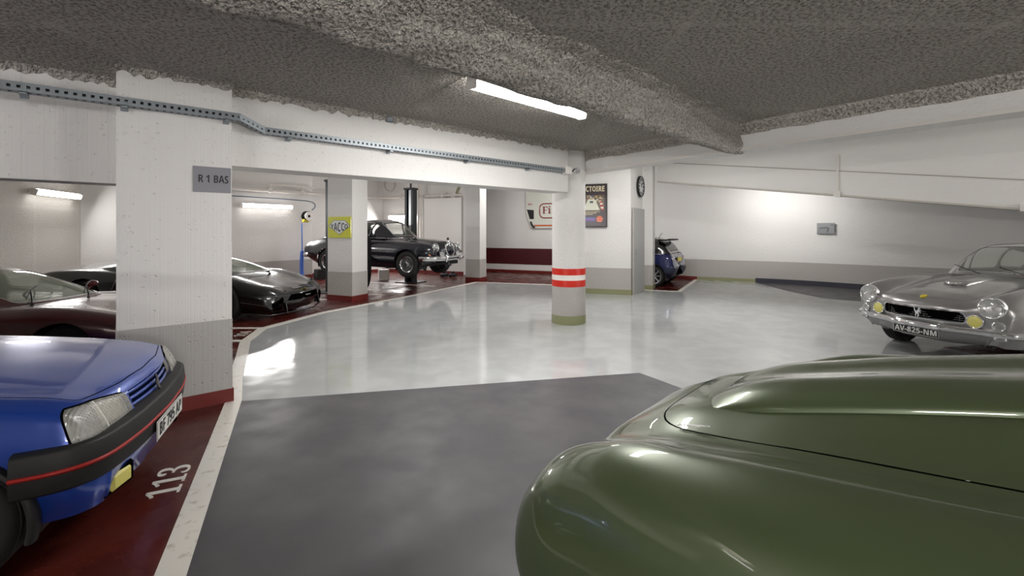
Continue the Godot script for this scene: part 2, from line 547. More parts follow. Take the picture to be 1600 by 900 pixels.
	for i in ns + 1:
		var s := lerpf(-7.0, 6.12, float(i) / ns)
		for q in prof:
			var w := wob.get_noise_2d(s * 2.2, q.x * 3.0 + q.y * 3.0) * 0.035
			var up := clampf((q.y - 2.6) / 0.35, 0.0, 1.0)
			var xy := Q(s, q.x - w * 0.6 - up * clampf((s - 2.0) / 4.0, -0.2, 1.0) * 0.3)
			grid.append(P(xy.x, q.y + w + (1.0 - up) * clampf((5.0 - s) / 3.0, 0.0, 1.3) * 0.085, xy.y))
	g2.grid(grid, ns + 1, prof.size())
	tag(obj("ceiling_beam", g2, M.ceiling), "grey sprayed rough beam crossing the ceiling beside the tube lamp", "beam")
	# painted cross beam with sprayed upper half
	var a := Vector2(0.95, 8.42); var b := Vector2(6.3, 1.39)
	g = Geo.new(); g.prism(bar(a, b, -0.3), 2.615, 3.0)
	var cb := obj("cross_beam", g, M.white)
	tag(cb, "white beam with grey sprayed top edge above the silver car", "beam")
	var t2 := (b - a).normalized()
	var nn := Vector2(t2.y, -t2.x)
	if nn.dot(Vector2(-1, -1)) < 0.0: nn = -nn
	grid = []
	for i in 101:
		var q := a.lerp(b, i / 100.0)
		for k in 6:
			var w := wob.get_noise_2d(i * 0.11, k * 0.4 + 9.0) * 0.03
			var yy: float = [2.805 + w, 2.81 + w, 2.86, 2.91, 2.95, 3.0][k]
			var ofs: float = [-0.01, 0.02, 0.03 + w * 0.5, 0.04 + w * 0.5, 0.07, 0.1][k]
			grid.append(P(q.x + nn.x * ofs, yy, q.y + nn.y * ofs))
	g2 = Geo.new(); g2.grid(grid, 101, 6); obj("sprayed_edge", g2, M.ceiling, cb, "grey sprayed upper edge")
	g2 = Geo.new(); g2.prism(bar(a + nn * 0.002, b + nn * 0.002, 0.014 if bar(a, b, 1.0)[2].distance_to(b + nn) < 0.5 else -0.014), 2.615, 2.65); obj("cable_duct", g2, M.pipe_white, cb)

	# pillars
	var n1 := Vector2(0.647, -0.763)
	var broad := square_pillar("pillar", "broad white pillar with the R 1 BAS plate, grey foot and red base", PackedVector2Array([Q(-0.032, -4.984), Q(0.79, -4.984), Q(0.79, -5.7), Q(-0.032, -5.7)]), 2.99, M.pillar, 0.774, M.grey_board, 0.125, M.red_paint)
	spray_edge(broad, Q(-0.04, -4.984), Q(0.80, -4.984), n1, 2.905, 2.95, wob)
	var b0 := Vector2(-3.57, 10.29)
	square_pillar("pillar", "white square pillar carrying the yellow enamel sign", PackedVector2Array([b0, b0 + Vector2(-0.916, 0.4) * 0.72, b0 + Vector2(-0.916, 0.4) * 0.72 + Vector2(0.39, 0.92) * 0.5, b0 + Vector2(0.39, 0.92) * 0.5]), 3.8, M.white, 0.66, M.grey, 0.13, M.red_paint)
	var c0 := Vector2(-1.0, 14.3)
	square_pillar("pillar", "white square pillar in front of the maroon wall band", PackedVector2Array([c0, c0 + Vector2(-0.907, 0.42) * 0.5, c0 + Vector2(-0.907, 0.42) * 0.5 + Vector2(0.42, 0.907) * 0.42, c0 + Vector2(0.42, 0.907) * 0.42]), 3.8, M.white, 0.7, M.grey, 0.13, M.red_paint)
	square_pillar("pillar", "white pillar beside the grey door, in front of the small blue car", pv([3.4, 12.5, 3.80, 12.45, 3.97, 12.81, 3.6, 12.95]), 3.8, M.white, 0.66, M.grey, 0.12, M.olive)
	var rc := P(0.99, 0, 8.05)
	g = Geo.new(); g.lathe(pv([0.0, 0.0, 0.288, 0.0, 0.288, 2.95, 0.0, 2.95]), rc, Vector3.UP, 40)
	var col := obj("round_column", g, M.white)
	tag(col, "round white column with two red warning stripes in mid floor", "column")
	for k: Array in [["grey_paint", 0.0, 0.64, 0.291, "grey"], ["olive_base", 0.0, 0.15, 0.298, "olive"], ["white_stripe", 0.74, 0.86, 0.2915, "stripe_white"], ["red_stripe", 0.64, 0.75, 0.293, "stripe_red"], ["red_stripe", 0.84, 0.95, 0.293, "stripe_red"]]:
		g = Geo.new(); g.lathe(pv([0.27, k[1], k[3], k[1], k[3], k[2], 0.27, k[2]]), rc, Vector3.UP, 40); obj(k[0], g, M[k[4]], col)
	# painted beams on the pillars
	g = Geo.new(); g.prism(PackedVector2Array([Q(0.5, -5.10), Q(5.51, -5.10), Q(5.51, -5.5), Q(0.5, -5.5)]), 2.22, 3.0)
	var lb := obj("concrete_beam", g, M.pillar)
	spray_edge(lb, Q(0.78, -5.10), Q(5.5, -5.10), n1, 2.885, 2.95, wob)
	tag(lb, "long white beam between the broad pillar and the striped round column", "beam")
	g = Geo.new(); g.prism(PackedVector2Array([Q(-7.0, -5.45), Q(0.1, -5.45), Q(0.1, -5.75), Q(-7.0, -5.75)]), 2.02, 3.02)
	lb = obj("concrete_beam", g, M.pillar)
	spray_edge(lb, Q(-3.0, -5.45), Q(0.0, -5.45), n1, 2.89, 2.95, wob)
	tag(lb, "deep shaded white beam left of the broad pillar", "beam")

	# ramp edge beam over the right wall
	var ra := Vector2(3.95, 12.5); var rb := Vector2(12.6, 5.05)
	var rt := (rb - ra).normalized()
	var rk := Vector2(-rt.y, rt.x)        # behind
	if rk.y < 0.0: rk = -rk
	var hl := func(p: Vector2) -> float: return 2.905 - (p.x - 3.95) * 0.1875
	var solid := func(p: Vector2, q: Vector2, k0: float, k1: float, lo: float, hi: float, top := -1.0) -> Geo:
		var gg := Geo.new()
		var c: Array = []
		for up in 2:
			for e: Array in [[p, k0], [q, k0], [q, k1], [p, k1]]:
				var z: Vector2 = e[0] + rk * e[1]
				var y: float = hl.call(e[0]) + (hi if up else lo)
				if up and top > 0.0: y = top
				c.append(P(z.x, y, z.y))
		hexa(gg, c)
		return gg
	var rbm := obj("ramp_edge_beam", solid.call(ra, rb, 0.0, 0.22, 0.0, 0.54), M.white)
	tag(rbm, "sloping white ramp edge beam above the right wall", "beam")
	obj("upper_joint", solid.call(ra, rb, -0.012, 0.02, 0.53, 0.548), mat("a49e94", 0.6), rbm)
	obj("parapet", solid.call(ra, rb, 0.01, 0.2, 0.5, 0.6, 3.8), M.white, rbm)
	obj("soffit_slab", solid.call(ra, rb, 0.1, 4.2, 0.42, 0.6), M.white, rbm)
	var cd := obj("conduit", solid.call(ra, rb, -0.04, 0.0, 0.0, 0.035), mat("bdb8ae", 0.5), rbm)
	for u: float in [0.345, 0.582]:
		var q := ra.lerp(rb, u)
		var gg: Geo = solid.call(q, q + rt * 0.12, -0.07, 0.0, -0.02, 0.1)
		obj("junction_box", gg, M.pipe_white, cd)
	var qv := ra.lerp(rb, 0.349)
	obj("riser", solid.call(qv, qv + rt * 0.04, -0.035, 0.0, 0.08, 0.9), M.pipe_white, cd)

	# grey door and its lock on the side of the poster wall
	var da := Vector2(2.99, 11.478); var dt := Vector2(0.523, 0.852)
	g = Geo.new(); g.prism(bar(da - dt * 0.05 + Vector2(0.02, -0.013), da + dt * 0.92 + Vector2(0.02, -0.013), 0.03), 0.0, 2.16)
	var door := struct("door_1", g, M.grey, "grey painted door")
	g = Geo.new(); g.prism(bar(da + Vector2(0.026, -0.017), da + dt * 0.86 + Vector2(0.026, -0.017), 0.03), 0.02, 2.12); obj("door_leaf", g, mat("a9a9a7", 0.45), door)
	g = Geo.new(); g.box(P(3.1, 1.05, 11.58), Vector3(0.03, 0.14, 0.05)); obj("door_handle", g, M.dark_steel, door)

func smooth_profile(p: PackedVector2Array) -> PackedVector2Array:
	var r := PackedVector2Array()
	for i in p.size() - 1:
		for k in 3:
			r.append(p[i].cubic_interpolate(p[i + 1], p[maxi(i - 1, 0)], p[mini(i + 2, p.size() - 1)], k / 3.0))
	r.append(p[p.size() - 1])
	return r

# ------------------------------------------------------------------ lamps
func tube_lamp(called: String, label: String, a: Vector3, b: Vector3, out: Vector3, energy: float, glow_e: float, group := "") -> void:
	var mid := (a + b) * 0.5
	var x := (b - a).normalized()
	var z := (out - x * out.dot(x)).normalized()
	var y := z.cross(x)
	var l := a.distance_to(b)
	var o := thing(called, label, "lamp", mid, 0.0, group)
	o.basis = Basis(x, y, z)
	var g := Geo.new(); g.box(Vector3(0, 0, -0.045), Vector3(l, 0.12, 0.05), Basis(), 0.01); obj("housing", g, M.pipe_white, o)
	g = Geo.new()
	var pr := PackedVector2Array()
	for k in 13:
		var t := PI * k / 12.0
		pr.append(Vector2(cos(t) * 0.062, sin(t) * 0.07 - 0.02))
	g.extrude(pr, Vector3(-l * 0.5 + 0.03, 0, 0), Vector3(0, 1, 0), Vector3(0, 0, 1), Vector3(l - 0.06, 0, 0), true)
	obj("diffuser", g, glow("fffcf8", glow_e), o, "glowing white diffuser")
	for s: float in [-1.0, 1.0]:
		g = Geo.new(); g.box(Vector3(s * (l * 0.5 - 0.015), 0, 0.0), Vector3(0.03, 0.13, 0.1), Basis(), 0.012); obj("end_cap", g, M.pipe_white, o)
	var al := AreaLight3D.new()
	al.name = "tube_light"
	al.area_size = Vector2(l - 0.1, 0.12)
	al.light_energy = energy; al.light_color = Color("fffdfb")
	al.shadow_enabled = true
	al.set("area_range", 40.0); al.set("area_attenuation", 2.0)
	o.add_child(al)
	al.transform = Transform3D(Basis(Vector3(-1, 0, 0), Vector3(0, 1, 0), Vector3(0, 0, -1)), Vector3(0, 0, 0.085))

func build_lamps() -> void:
	tube_lamp("tube_lamp", "fluorescent tube lamp on the ceiling beside the sprayed beam", P(-0.36, 2.87, 3.97), P(0.78, 2.87, 5.08), Vector3(-0.1, -1, 0), 6.0, 14.0)
	tube_lamp("tube_lamp", "fluorescent wall lamp above the black sports car, left of the hose reel", P(-8.07, 2.35, 13.74), P(-7.17, 2.35, 15.07), Vector3(0.825, -0.3, 0.56), 5.0, 8.0)
	tube_lamp("tube_lamp", "fluorescent wall lamp at far left above the maroon car", P(-9.46, 2.37, 9.12), P(-9.96, 2.37, 10.62), Vector3(0.949, -0.3, 0.0), 5.0, 8.0)
	tube_lamp("tube_lamp", "fluorescent wall lamp behind the lift post and dark classic car", P(-4.75, 2.1, 17.75), P(-3.6, 2.1, 17.22), Vector3(0.42, -0.3, 0.907), 6.0, 9.0)
	tube_lamp("tube_lamp", "fluorescent lamp hidden under the sloping ramp", P(6.6, 2.84, 12.75), P(7.5, 2.72, 12.05), Vector3(0.6, -0.55, -0.6), 2.3, 4.0)
	tube_lamp("tube_lamp", "added unseen lamp on the back of the poster wall over the small blue car", P(1.9, 2.9, 12.25), P(2.7, 2.9, 12.0), Vector3(0.3, -0.3, -0.95), 3.0, 4.0)  # added out of sight to light the small car bay
	tube_lamp("tube_lamp", "added fill lamp on the upper ceiling hidden behind the cross beam", P(2.6, 3.72, 9.6), P(3.7, 3.72, 8.6), Vector3(0, -1, 0), 6.5, 5.0)  # added fill for the poster wall and lane, masked by the cross beam
	tube_lamp("tube_lamp", "added fill lamp on the upper ceiling hidden behind the long white beam", P(-2.2, 3.72, 8.2), P(-1.1, 3.72, 9.1), Vector3(0, -1, 0), 5.0, 5.0)  # unseen source put in to brighten the square pillars
	tube_lamp("tube_lamp", "added unseen fill lamp on the upper ceiling before the red banded wall", P(-0.2, 3.72, 14.6), P(1.2, 3.72, 14.1), Vector3(0, -1, 0), 4.5, 5.0)  # extra unseen source that lifts the banded wall
	var ba := Q(-4.2, -2.95); var bb := Q(-2.8, -2.95)
	tube_lamp("tube_lamp", "added fill lamp on the left side of the sprayed beam, out of the picture", P(ba.x, 2.6, ba.y), P(bb.x, 2.6, bb.y), Vector3(0.3, 1.0, -0.25), 3.5, 5.0)  # added out of view to raise the left ceiling bay
	tube_lamp("tube_lamp", "added unseen fill lamp at the far left behind the camera", P(-6.6, 1.7, -3.0), P(-5.7, 1.7, -4.1), Vector3(0.8, 0.9, 0.02), 20.0, 5.0)  # invented source, aimed up to even out the ceiling
	tube_lamp("tube_lamp", "added uplight on the front wall behind the camera", P(2.5, 1.7, -4.55), P(4.0, 1.7, -4.55), Vector3(0, 1.5, -1), 19.0, 5.0)  # added uplight, low and tilted to lighten the ceiling
	tube_lamp("tube_lamp", "added unseen uplight at the near right behind the green car", P(13.15, 1.7, -0.2), P(13.15, 1.7, 1.3), Vector3(-1, 1.3, 0), 22.0, 5.0)  # second added uplight, set low to reach the ceiling
	tube_lamp("tube_lamp", "added unseen fill lamp at the right beside the silver car", P(13.15, 2.1, 4.2), P(13.15, 2.1, 5.7), Vector3(-1, 0.35, 0.2), 9.0, 5.0)  # added out of view to light the silver car

# ------------------------------------------------------------------ car bodies: a control net becomes a smooth skin, which is cut along lines into panels
class Shell:
	var v := PackedVector3Array()
	var n := PackedVector3Array()
	var t := PackedVector2Array()      # x: column along the section (mirrored), y: row along the car
	var ix := PackedInt32Array()

	func field(f: Callable) -> PackedFloat32Array:
		var r := PackedFloat32Array()
		r.resize(v.size())
		for i in v.size(): r[i] = f.call(v[i], t[i])
		return r

	# two shells: where the field is negative, and the rest
	func cut(f: Callable) -> Array:
		var val := field(f)
		var out: Array = []
		for side in 2:
			var s := Shell.new()
			var sg := 1.0 if side == 0 else -1.0
			var map := PackedInt32Array()
			map.resize(v.size()); map.fill(-1)
			var cache := {}
			for k in range(0, ix.size(), 3):
				var ids := [ix[k], ix[k + 1], ix[k + 2]]
				var poly: Array = []
				for e in 3:
					var a: int = ids[e]
					var b: int = ids[(e + 1) % 3]
					var fa := val[a] * sg
					var fb := val[b] * sg
					if fa < 0.0:
						if map[a] < 0:
							map[a] = s.v.size(); s.v.append(v[a]); s.n.append(n[a]); s.t.append(t[a])
						poly.append(map[a])
					if (fa < 0.0) != (fb < 0.0):
						var key := mini(a, b) * 1000003 + maxi(a, b)
						if not cache.has(key):
							var w := fa / (fa - fb)
							cache[key] = s.v.size()
							s.v.append(v[a].lerp(v[b], w)); s.n.append(n[a].lerp(n[b], w).normalized()); s.t.append(t[a].lerp(t[b], w))
						poly.append(cache[key])
				for e in range(1, poly.size() - 1):
					s.ix.append(poly[0]); s.ix.append(poly[e]); s.ix.append(poly[e + 1])
			out.append(s)
		return out

	func pushed(d: float) -> Shell:
		var s := Shell.new()
		s.n = n; s.t = t; s.ix = ix
		s.v = v.duplicate()
		for i in v.size(): s.v[i] = v[i] + n[i] * d
		return s

	func geo() -> Geo:
		var g := Geo.new()
		g.v = v; g.n = n; g.uv = t; g.ix = ix
		return g

	# the skin given a thickness inwards (two faces and a rim are not needed for closed panels: the back face is enough)
	func add_to(g: Geo) -> void:
		var b := g.v.size()
		g.v.append_array(v); g.n.append_array(n); g.uv.append_array(t)
		for i in ix: g.ix.append(b + i)

static func _tan(p0: Vector3, p1: Vector3, p2: Vector3) -> Vector3:
	var a := (p1 - p0).length()
	var b := (p2 - p1).length()
	if a < 1e-5 and b < 1e-5: return Vector3.ZERO
	if a < 1e-5: return (p2 - p1) * 0.5
	if b < 1e-5: return (p1 - p0) * 0.5
	return ((p1 - p0) / a * b + (p2 - p1) / b * a) / (a + b)      # direction per unit chord, chord-weighted

static func _her(p: Array, i: int, w: float) -> Vector3:
	var m := p.size()
	var p1: Vector3 = p[i]
	var p2: Vector3 = p[i + 1]
	var l := (p2 - p1).length()
	var m1 := (p2 - p1) if i == 0 else _tan(p[i - 1], p1, p2) * l
	var m2 := (p2 - p1) if i + 2 >= m else _tan(p1, p2, p[i + 2]) * l
	var w2 := w * w
	var w3 := w2 * w
	return p1 * (2.0 * w3 - 3.0 * w2 + 1.0) + m1 * (w3 - 2.0 * w2 + w) + p2 * (3.0 * w2 - 2.0 * w3) + m2 * (w3 - w2)

# rows of half sections, each a flat list x, y, z from the outer bottom edge to the centre line (z = 0); z < 0 is mirrored
func skin(rows: Array, nu: int, nv: int, mirrored := true) -> Shell:
	var net: Array = []
	for r: Array in rows:
		var row: Array = []
		for i in range(0, r.size(), 3): row.append(Vector3(r[i], r[i + 1], r[i + 2]))
		if mirrored:
			for i in range(row.size() - 2, -1, -1): row.append(Vector3(row[i].x, row[i].y, -row[i].z))
		net.append(row)
	var nr := net.size()
	var nc: int = net[0].size()
	var fine: Array = []          # every row sampled across first
	var us := PackedFloat32Array()
	for i in nr:
		var f: Array = []
		for c in nc - 1:
			for k in nu:
				f.append(_her(net[i], c, float(k) / nu))
				if i == 0: us.append(c + float(k) / nu)
		f.append(net[i][nc - 1])
		fine.append(f)
	us.append(nc - 1)
	var cols: int = fine[0].size()
	var s := Shell.new()
	var rowsn := (nr - 1) * nv + 1
	var colpts: Array = []
	for j in cols:
		var line: Array = []
		for i in nr: line.append(fine[i][j])
		colpts.append(line)
	for i in rowsn:
		var r := mini(i / nv, nr - 2)
		var w := float(i - r * nv) / nv
		for j in cols:
			s.v.append(_her(colpts[j], r, w))
			s.t.append(Vector2(us[j], r + w))
	s.n.resize(s.v.size())
	var centre := Vector3(0, 0.45, 0)
	for i in rowsn - 1:
		for j in cols - 1:
			var a := i * cols + j
			var b := a + 1
			var c := a + cols + 1
			var d := a + cols
			var g := (s.v[c] - s.v[a]).cross(s.v[d] - s.v[b])
			s.n[a] += g; s.n[b] += g; s.n[c] += g; s.n[d] += g
			s.ix.append(a); s.ix.append(b); s.ix.append(c); s.ix.append(a); s.ix.append(c); s.ix.append(d)
	var test := 0.0
	for i in s.v.size():
		s.n[i] = s.n[i].normalized()
		test += s.n[i].dot((s.v[i] - centre) * Vector3(0.2, 1, 1))
	if test < 0.0:
		for i in s.n.size(): s.n[i] = -s.n[i]
	# wind clockwise as seen from outside
	for k in range(0, s.ix.size(), 3):
		var a := s.ix[k]
		var gg := (s.v[s.ix[k + 1]] - s.v[a]).cross(s.v[s.ix[k + 2]] - s.v[a])
		if gg.dot(s.n[a] + s.n[s.ix[k + 1]]) > 0.0:
			var q := s.ix[k + 1]
			s.ix[k + 1] = s.ix[k + 2]; s.ix[k + 2] = q
	return s

# signed distance to a polygon (negative inside)
static func poly_sdf(p: Vector2, q: PackedVector2Array) -> float:
	var d := 1e9
	var ins := false
	var m := q.size()
	var j := m - 1
	for i in m:
		var a := q[i]
		var b := q[j]
		var e := b - a
		var w := p - a
		var l := e.length_squared()
		var h := clampf(w.dot(e) / l, 0.0, 1.0) if l > 0.0 else 0.0
		d = minf(d, (w - e * h).length_squared())
		if (a.y > p.y) != (b.y > p.y) and p.x < (b.x - a.x) * (p.y - a.y) / (b.y - a.y) + a.x: ins = not ins
		j = i
	return -sqrt(d) if ins else sqrt(d)

static func round_poly(p: PackedVector2Array, r: float, k := 4) -> PackedVector2Array:
	var o := PackedVector2Array()
	var m := p.size()
	for i in m:
		var a := (p[(i - 1 + m) % m] - p[i])
		var b := (p[(i + 1) % m] - p[i])
		var l := minf(r, minf(a.length(), b.length()) * 0.45)
		var s := p[i] + a.normalized() * l
		var e := p[i] + b.normalized() * l
		for q in k + 1:
			var t := float(q) / k
			o.append(s.lerp(p[i], t).lerp(p[i].lerp(e, t), t))
	return o

# rounded rectangle in (column, row) space, su and sv turn its units into metres
static func uv_rect(t: Vector2, u0: float, u1: float, v0: float, v1: float, r: float, su: float, sv: float) -> float:
	var q := Vector2((absf(t.x - (u0 + u1) * 0.5) - (u1 - u0) * 0.5) * su + r, (absf(t.y - (v0 + v1) * 0.5) - (v1 - v0) * 0.5) * sv + r)
	return Vector2(maxf(q.x, 0), maxf(q.y, 0)).length() + minf(maxf(q.x, q.y), 0.0) - r

func car(called: String, label: String, at: Vector2, forward: Vector2, y := 0.0) -> Node3D:
	return thing(called, label, "car", P(at.x, y, at.y), atan2(forward.y, forward.x))

# wheel-arch openings; arches: [x, y, r, inner z]
func cut_arches(s: Shell, arches: Array) -> Shell:
	for a: Array in arches:
		var c := Vector2(a[0], a[1])
		var r: float = a[2]
		var zi: float = a[3]
		s = s.cut(func(p: Vector3, _t: Vector2) -> float: return Vector2(p.x, p.y).distance_to(c) - r if absf(p.z) > zi else 1.0)[1]
	return s

# wheel housings: dark half drums behind the openings
func wells(parent: Node3D, arches: Array, z_out: float) -> void:
	for a: Array in arches:
		for sg: float in [-1.0, 1.0]:
			var g := Geo.new()
			g.lathe(pv([0.0, 0.0, a[2] + 0.004, 0.0, a[2] + 0.004, z_out - 0.42]), Vector3(a[0], a[1], sg * 0.42), Vector3(0, 0, sg), 32)
			# keep only what lies above the sill line
			var k := Geo.new()
			for i in range(0, g.ix.size(), 3):
				if (g.v[g.ix[i]].y + g.v[g.ix[i + 1]].y + g.v[g.ix[i + 2]].y) / 3.0 > a[1] - 0.12:
					for e in 3: k.ix.append(g.ix[i + e])
			k.v = g.v; k.n = g.n; k.uv = g.uv
			obj("wheel_housing", k, M.black, parent)

# wheel with its axis along +z outwards. style: "wire", "star", "holes", "multi"
func make_wheel(r: float, w: float, style: String, rim_m: Material, rim_r: float) -> Node3D:
	var o := Node3D.new()
	o.name = "wheel"
	var g := Geo.new()
	var h := w * 0.5
	g.lathe(pv([rim_r - 0.01, -h * 0.8, rim_r, -h * 0.95, (rim_r + r) * 0.5, -h * 1.05, r - 0.02, -h * 0.92, r - 0.003, -h * 0.75, r, 0.0, r - 0.003, h * 0.75, r - 0.02, h * 0.92, (rim_r + r) * 0.5, h * 1.05, rim_r + 0.006, h * 0.95, rim_r - 0.01, h * 0.8]), Vector3.ZERO, Vector3(0, 0, 1), 40)
	for i in 4:
		var z := (i - 1.5) * w * 0.19
		g.lathe(pv([r - 0.001, z - w * 0.07, r + 0.004, z - w * 0.06, r + 0.004, z + w * 0.06, r - 0.001, z + w * 0.07]), Vector3.ZERO, Vector3(0, 0, 1), 40)
	obj("tyre", g, M.rubber, o)
	g = Geo.new()
	g.lathe(pv([rim_r + 0.004, h * 0.9, rim_r + 0.006, h * 0.97, rim_r - 0.01, h * 0.97, rim_r - 0.022, h * 0.8, rim_r - 0.03, h * 0.2, rim_r - 0.03, -h * 0.9]), Vector3.ZERO, Vector3(0, 0, 1), 40)
	if style == "wire":
		for i in 36:
			var a := TAU * i / 36.0
			var b := a + (0.5 if i % 2 else -0.5)
			var zz := h * 0.75 if i % 4 < 2 else h * 0.2
			g.tube(PackedVector3Array([Vector3(cos(b) * 0.045, sin(b) * 0.045, zz), Vector3(cos(a) * (rim_r - 0.02), sin(a) * (rim_r - 0.02), h * 0.35)]), 0.0028, 4, false)
		g.lathe(pv([0.0, h * 1.02, 0.02, h * 1.02, 0.035, h * 0.9, 0.05, h * 0.8, 0.05, -h * 0.5]), Vector3.ZERO, Vector3(0, 0, 1), 20)
		for i in 2:
			g.box(Vector3(0, 0, h * 0.98), Vector3(0.11, 0.026, 0.02), Basis(Vector3(0, 0, 1), PI * 0.5 * i), 0.006)
	elif style == "star":
		for i in 5:
			for k: float in [-0.16, 0.16]:
				var a := TAU * i / 5.0 + k
				var a2 := TAU * i / 5.0 + k * 1.6
				var d := Vector3(cos(a), sin(a), 0)
				var d2 := Vector3(cos(a2), sin(a2), 0)
				g.tube(PackedVector3Array([d2 * 0.05 + Vector3(0, 0, h * 0.6), d * rim_r * 0.6 + Vector3(0, 0, h * 0.62), d * (rim_r - 0.012) + Vector3(0, 0, h * 0.75)]), 0.02, 6)
		g.lathe(pv([0.0, h * 0.72, 0.03, h * 0.72, 0.06, h * 0.6, 0.075, h * 0.3]), Vector3.ZERO, Vector3(0, 0, 1), 20)
	elif style == "multi":
		for i in 8:
			var a := TAU * i / 8.0
			var d := Vector3(cos(a), sin(a), 0)
			g.tube(PackedVector3Array([d * 0.05 + Vector3(0, 0, h * 0.55), d * rim_r * 0.55 + Vector3(0, 0, h * 0.6), d * (rim_r - 0.012) + Vector3(0, 0, h * 0.78)]), 0.021, 6)
		g.lathe(pv([0.0, h * 0.66, 0.03, h * 0.66, 0.06, h * 0.55, 0.07, h * 0.3]), Vector3.ZERO, Vector3(0, 0, 1), 20)
	obj("rim", g, rim_m, o)
	g = Geo.new()
	g.lathe(pv([0.0, -h * 0.1, rim_r - 0.03, -h * 0.12]), Vector3.ZERO, Vector3(0, 0, 1), 30)
	obj("brake_disc", g, M.dark_steel, o)
	return o

func wheels(parent: Node3D, proto: Node3D, spots: Array) -> void:      # [x, y, z, steer]
	for s: Array in spots:
		var b := Basis(Vector3.UP, s[3]) if s[2] > 0.0 else Basis(Vector3.UP, s[3] + PI)
		place(proto, parent, "wheel", Transform3D(b, Vector3(s[0], s[1], s[2])))
	proto.free()

# round lamp facing along dir: chrome ring, reflector bowl and lens
func round_light(parent: Node3D, called: String, at: Vector3, dir: Vector3, r: float, lens: Material, ring := 0.12, bowl_m: Material = null, label := "") -> void:
	var o := Node3D.new()
	o.name = called
	parent.add_child(o, true)
	if label: o.set_meta("label", label)
	var z := dir.normalized()
	var x := Vector3.UP.cross(z).normalized()
	o.transform = Transform3D(Basis(x, z.cross(x), z), at)
	var g := Geo.new()
	g.lathe(pv([r * (1.0 + ring * 1.3), -r * 0.55, r * (1.0 + ring * 1.3), -r * 0.1, r * (1.0 + ring), r * 0.06, r * (1.0 + ring * 0.4), r * 0.1, r * 0.97, r * 0.03, r * 0.95, -r * 0.1]), Vector3.ZERO, Vector3(0, 0, 1), 36)
	obj("chrome_ring", g, M.chrome, o)
	g = Geo.new()
	g.lathe(pv([0.0, -r * 0.55, r * 0.35, -r * 0.5, r * 0.7, -r * 0.32, r * 0.96, -r * 0.02]), Vector3.ZERO, Vector3(0, 0, 1), 36)
	g.lathe(pv([0.0, -r * 0.12, r * 0.1, -r * 0.14, r * 0.14, -r * 0.25, r * 0.12, -r * 0.5]), Vector3.ZERO, Vector3(0, 0, 1), 14)
	obj("reflector", g, bowl_m if bowl_m else M.reflector, o)
	g = Geo.new()
	g.lathe(pv([0.0, r * 0.2, r * 0.3, r * 0.185, r * 0.6, r * 0.13, r * 0.85, r * 0.06, r * 0.97, 0.0]), Vector3.ZERO, Vector3(0, 0, 1), 36)
	obj("lens", g, lens, o)

func car_materials() -> void:
	M.reflector = mat("d8d8d6", 0.18, 0.9)
	M.reflector_soft = mat("c9c7bd", 0.3, 0.8)
	M.reflector_dim = mat("8f8f90", 0.4, 0.6)
	M.ribbed = glass("eceae0", 0.3)
	M.ribbed.roughness = 0.2
	M.ribbed.normal_enabled = true
	var rib := Image.create(64, 8, false, Image.FORMAT_RGB8)
	for x in 64:
		for y in 8:
			var a := sin(x / 8.0 * TAU) * 0.35
			rib.set_pixel(x, y, Color(0.5 + a, 0.5, 0.9))
	M.ribbed.normal_texture = ImageTexture.create_from_image(rib)
	M.ribbed.uv1_triplanar = true; M.ribbed.uv1_scale = Vector3(8, 8, 8)
	M.black_gloss = paint("0a0a0b", 0.0, 0.2)
	M.alloy = mat("b9bcc0", 0.28, 0.9)
	M.plate_white = mat("d9d8d2", 0.4)
	M.plate_ink = mat("17171a", 0.4)
	M.lens = glass("f4f6f4", 0.12)
	M.lens_yellow = mat("d8cf6a", 0.12)
	M.lens_yellow.clearcoat_enabled = true; M.lens_yellow.clearcoat = 1.0
	M.lens_orange = mat("c8641e", 0.15)
	M.lens_red = mat("a3141c", 0.15)
	M.window = glass("a9b8a4", 0.14)
	M.window_green = glass("8aa582", 0.34)
	M.gap = mat("060606", 0.9, 0.0, 0.1)
	M.trim = mat("191919", 0.55)
	M.seat = mat("3a2a20", 0.6)
	M.plate_black = mat("151515", 0.35)
	M.plate_char = mat("d6d6d2", 0.4)
	M.interior = mat("201d1b", 0.8)

# flat number plate with raised characters; local x along the writing, z out
func number_plate(parent: Node3D, t: Transform3D, w: float, h: float, s: String, size: float, back: Material, fore: Material) -> void:
	var o := Node3D.new()
	o.name = "number_plate"
	parent.add_child(o, true)
	o.transform = t
	var g := Geo.new()
	g.box(Vector3.ZERO, Vector3(w, h, 0.006), Basis(), 0.002); obj("plate", g, back, o)
	g = Geo.new()
	for e: Array in [[0, h * 0.5 - 0.005, w - 0.01, 0.003], [0, -h * 0.5 + 0.005, w - 0.01, 0.003], [w * 0.5 - 0.005, 0, 0.003, h - 0.01], [-w * 0.5 + 0.005, 0, 0.003, h - 0.01]]:
		g.box(Vector3(e[0], e[1], 0.0036), Vector3(e[2], e[3], 0.001))
	obj("border", g, fore, o)
	if s: lettering(s, size, fore, o, Transform3D(Basis(), Vector3(0, 0, 0.004)), "characters")

func simple_seat(parent: Node3D, at: Vector3, m: Material, back_h := 0.55) -> void:
	var g := Geo.new()
	g.box(at, Vector3(0.5, 0.16, 0.5), Basis(), 0.06)
	g.box(at + Vector3(-0.27, back_h * 0.5, 0), Vector3(0.14, back_h, 0.48), Basis(Vector3(0, 0, 1), 0.25), 0.06)
	obj("seat", g, m, parent)

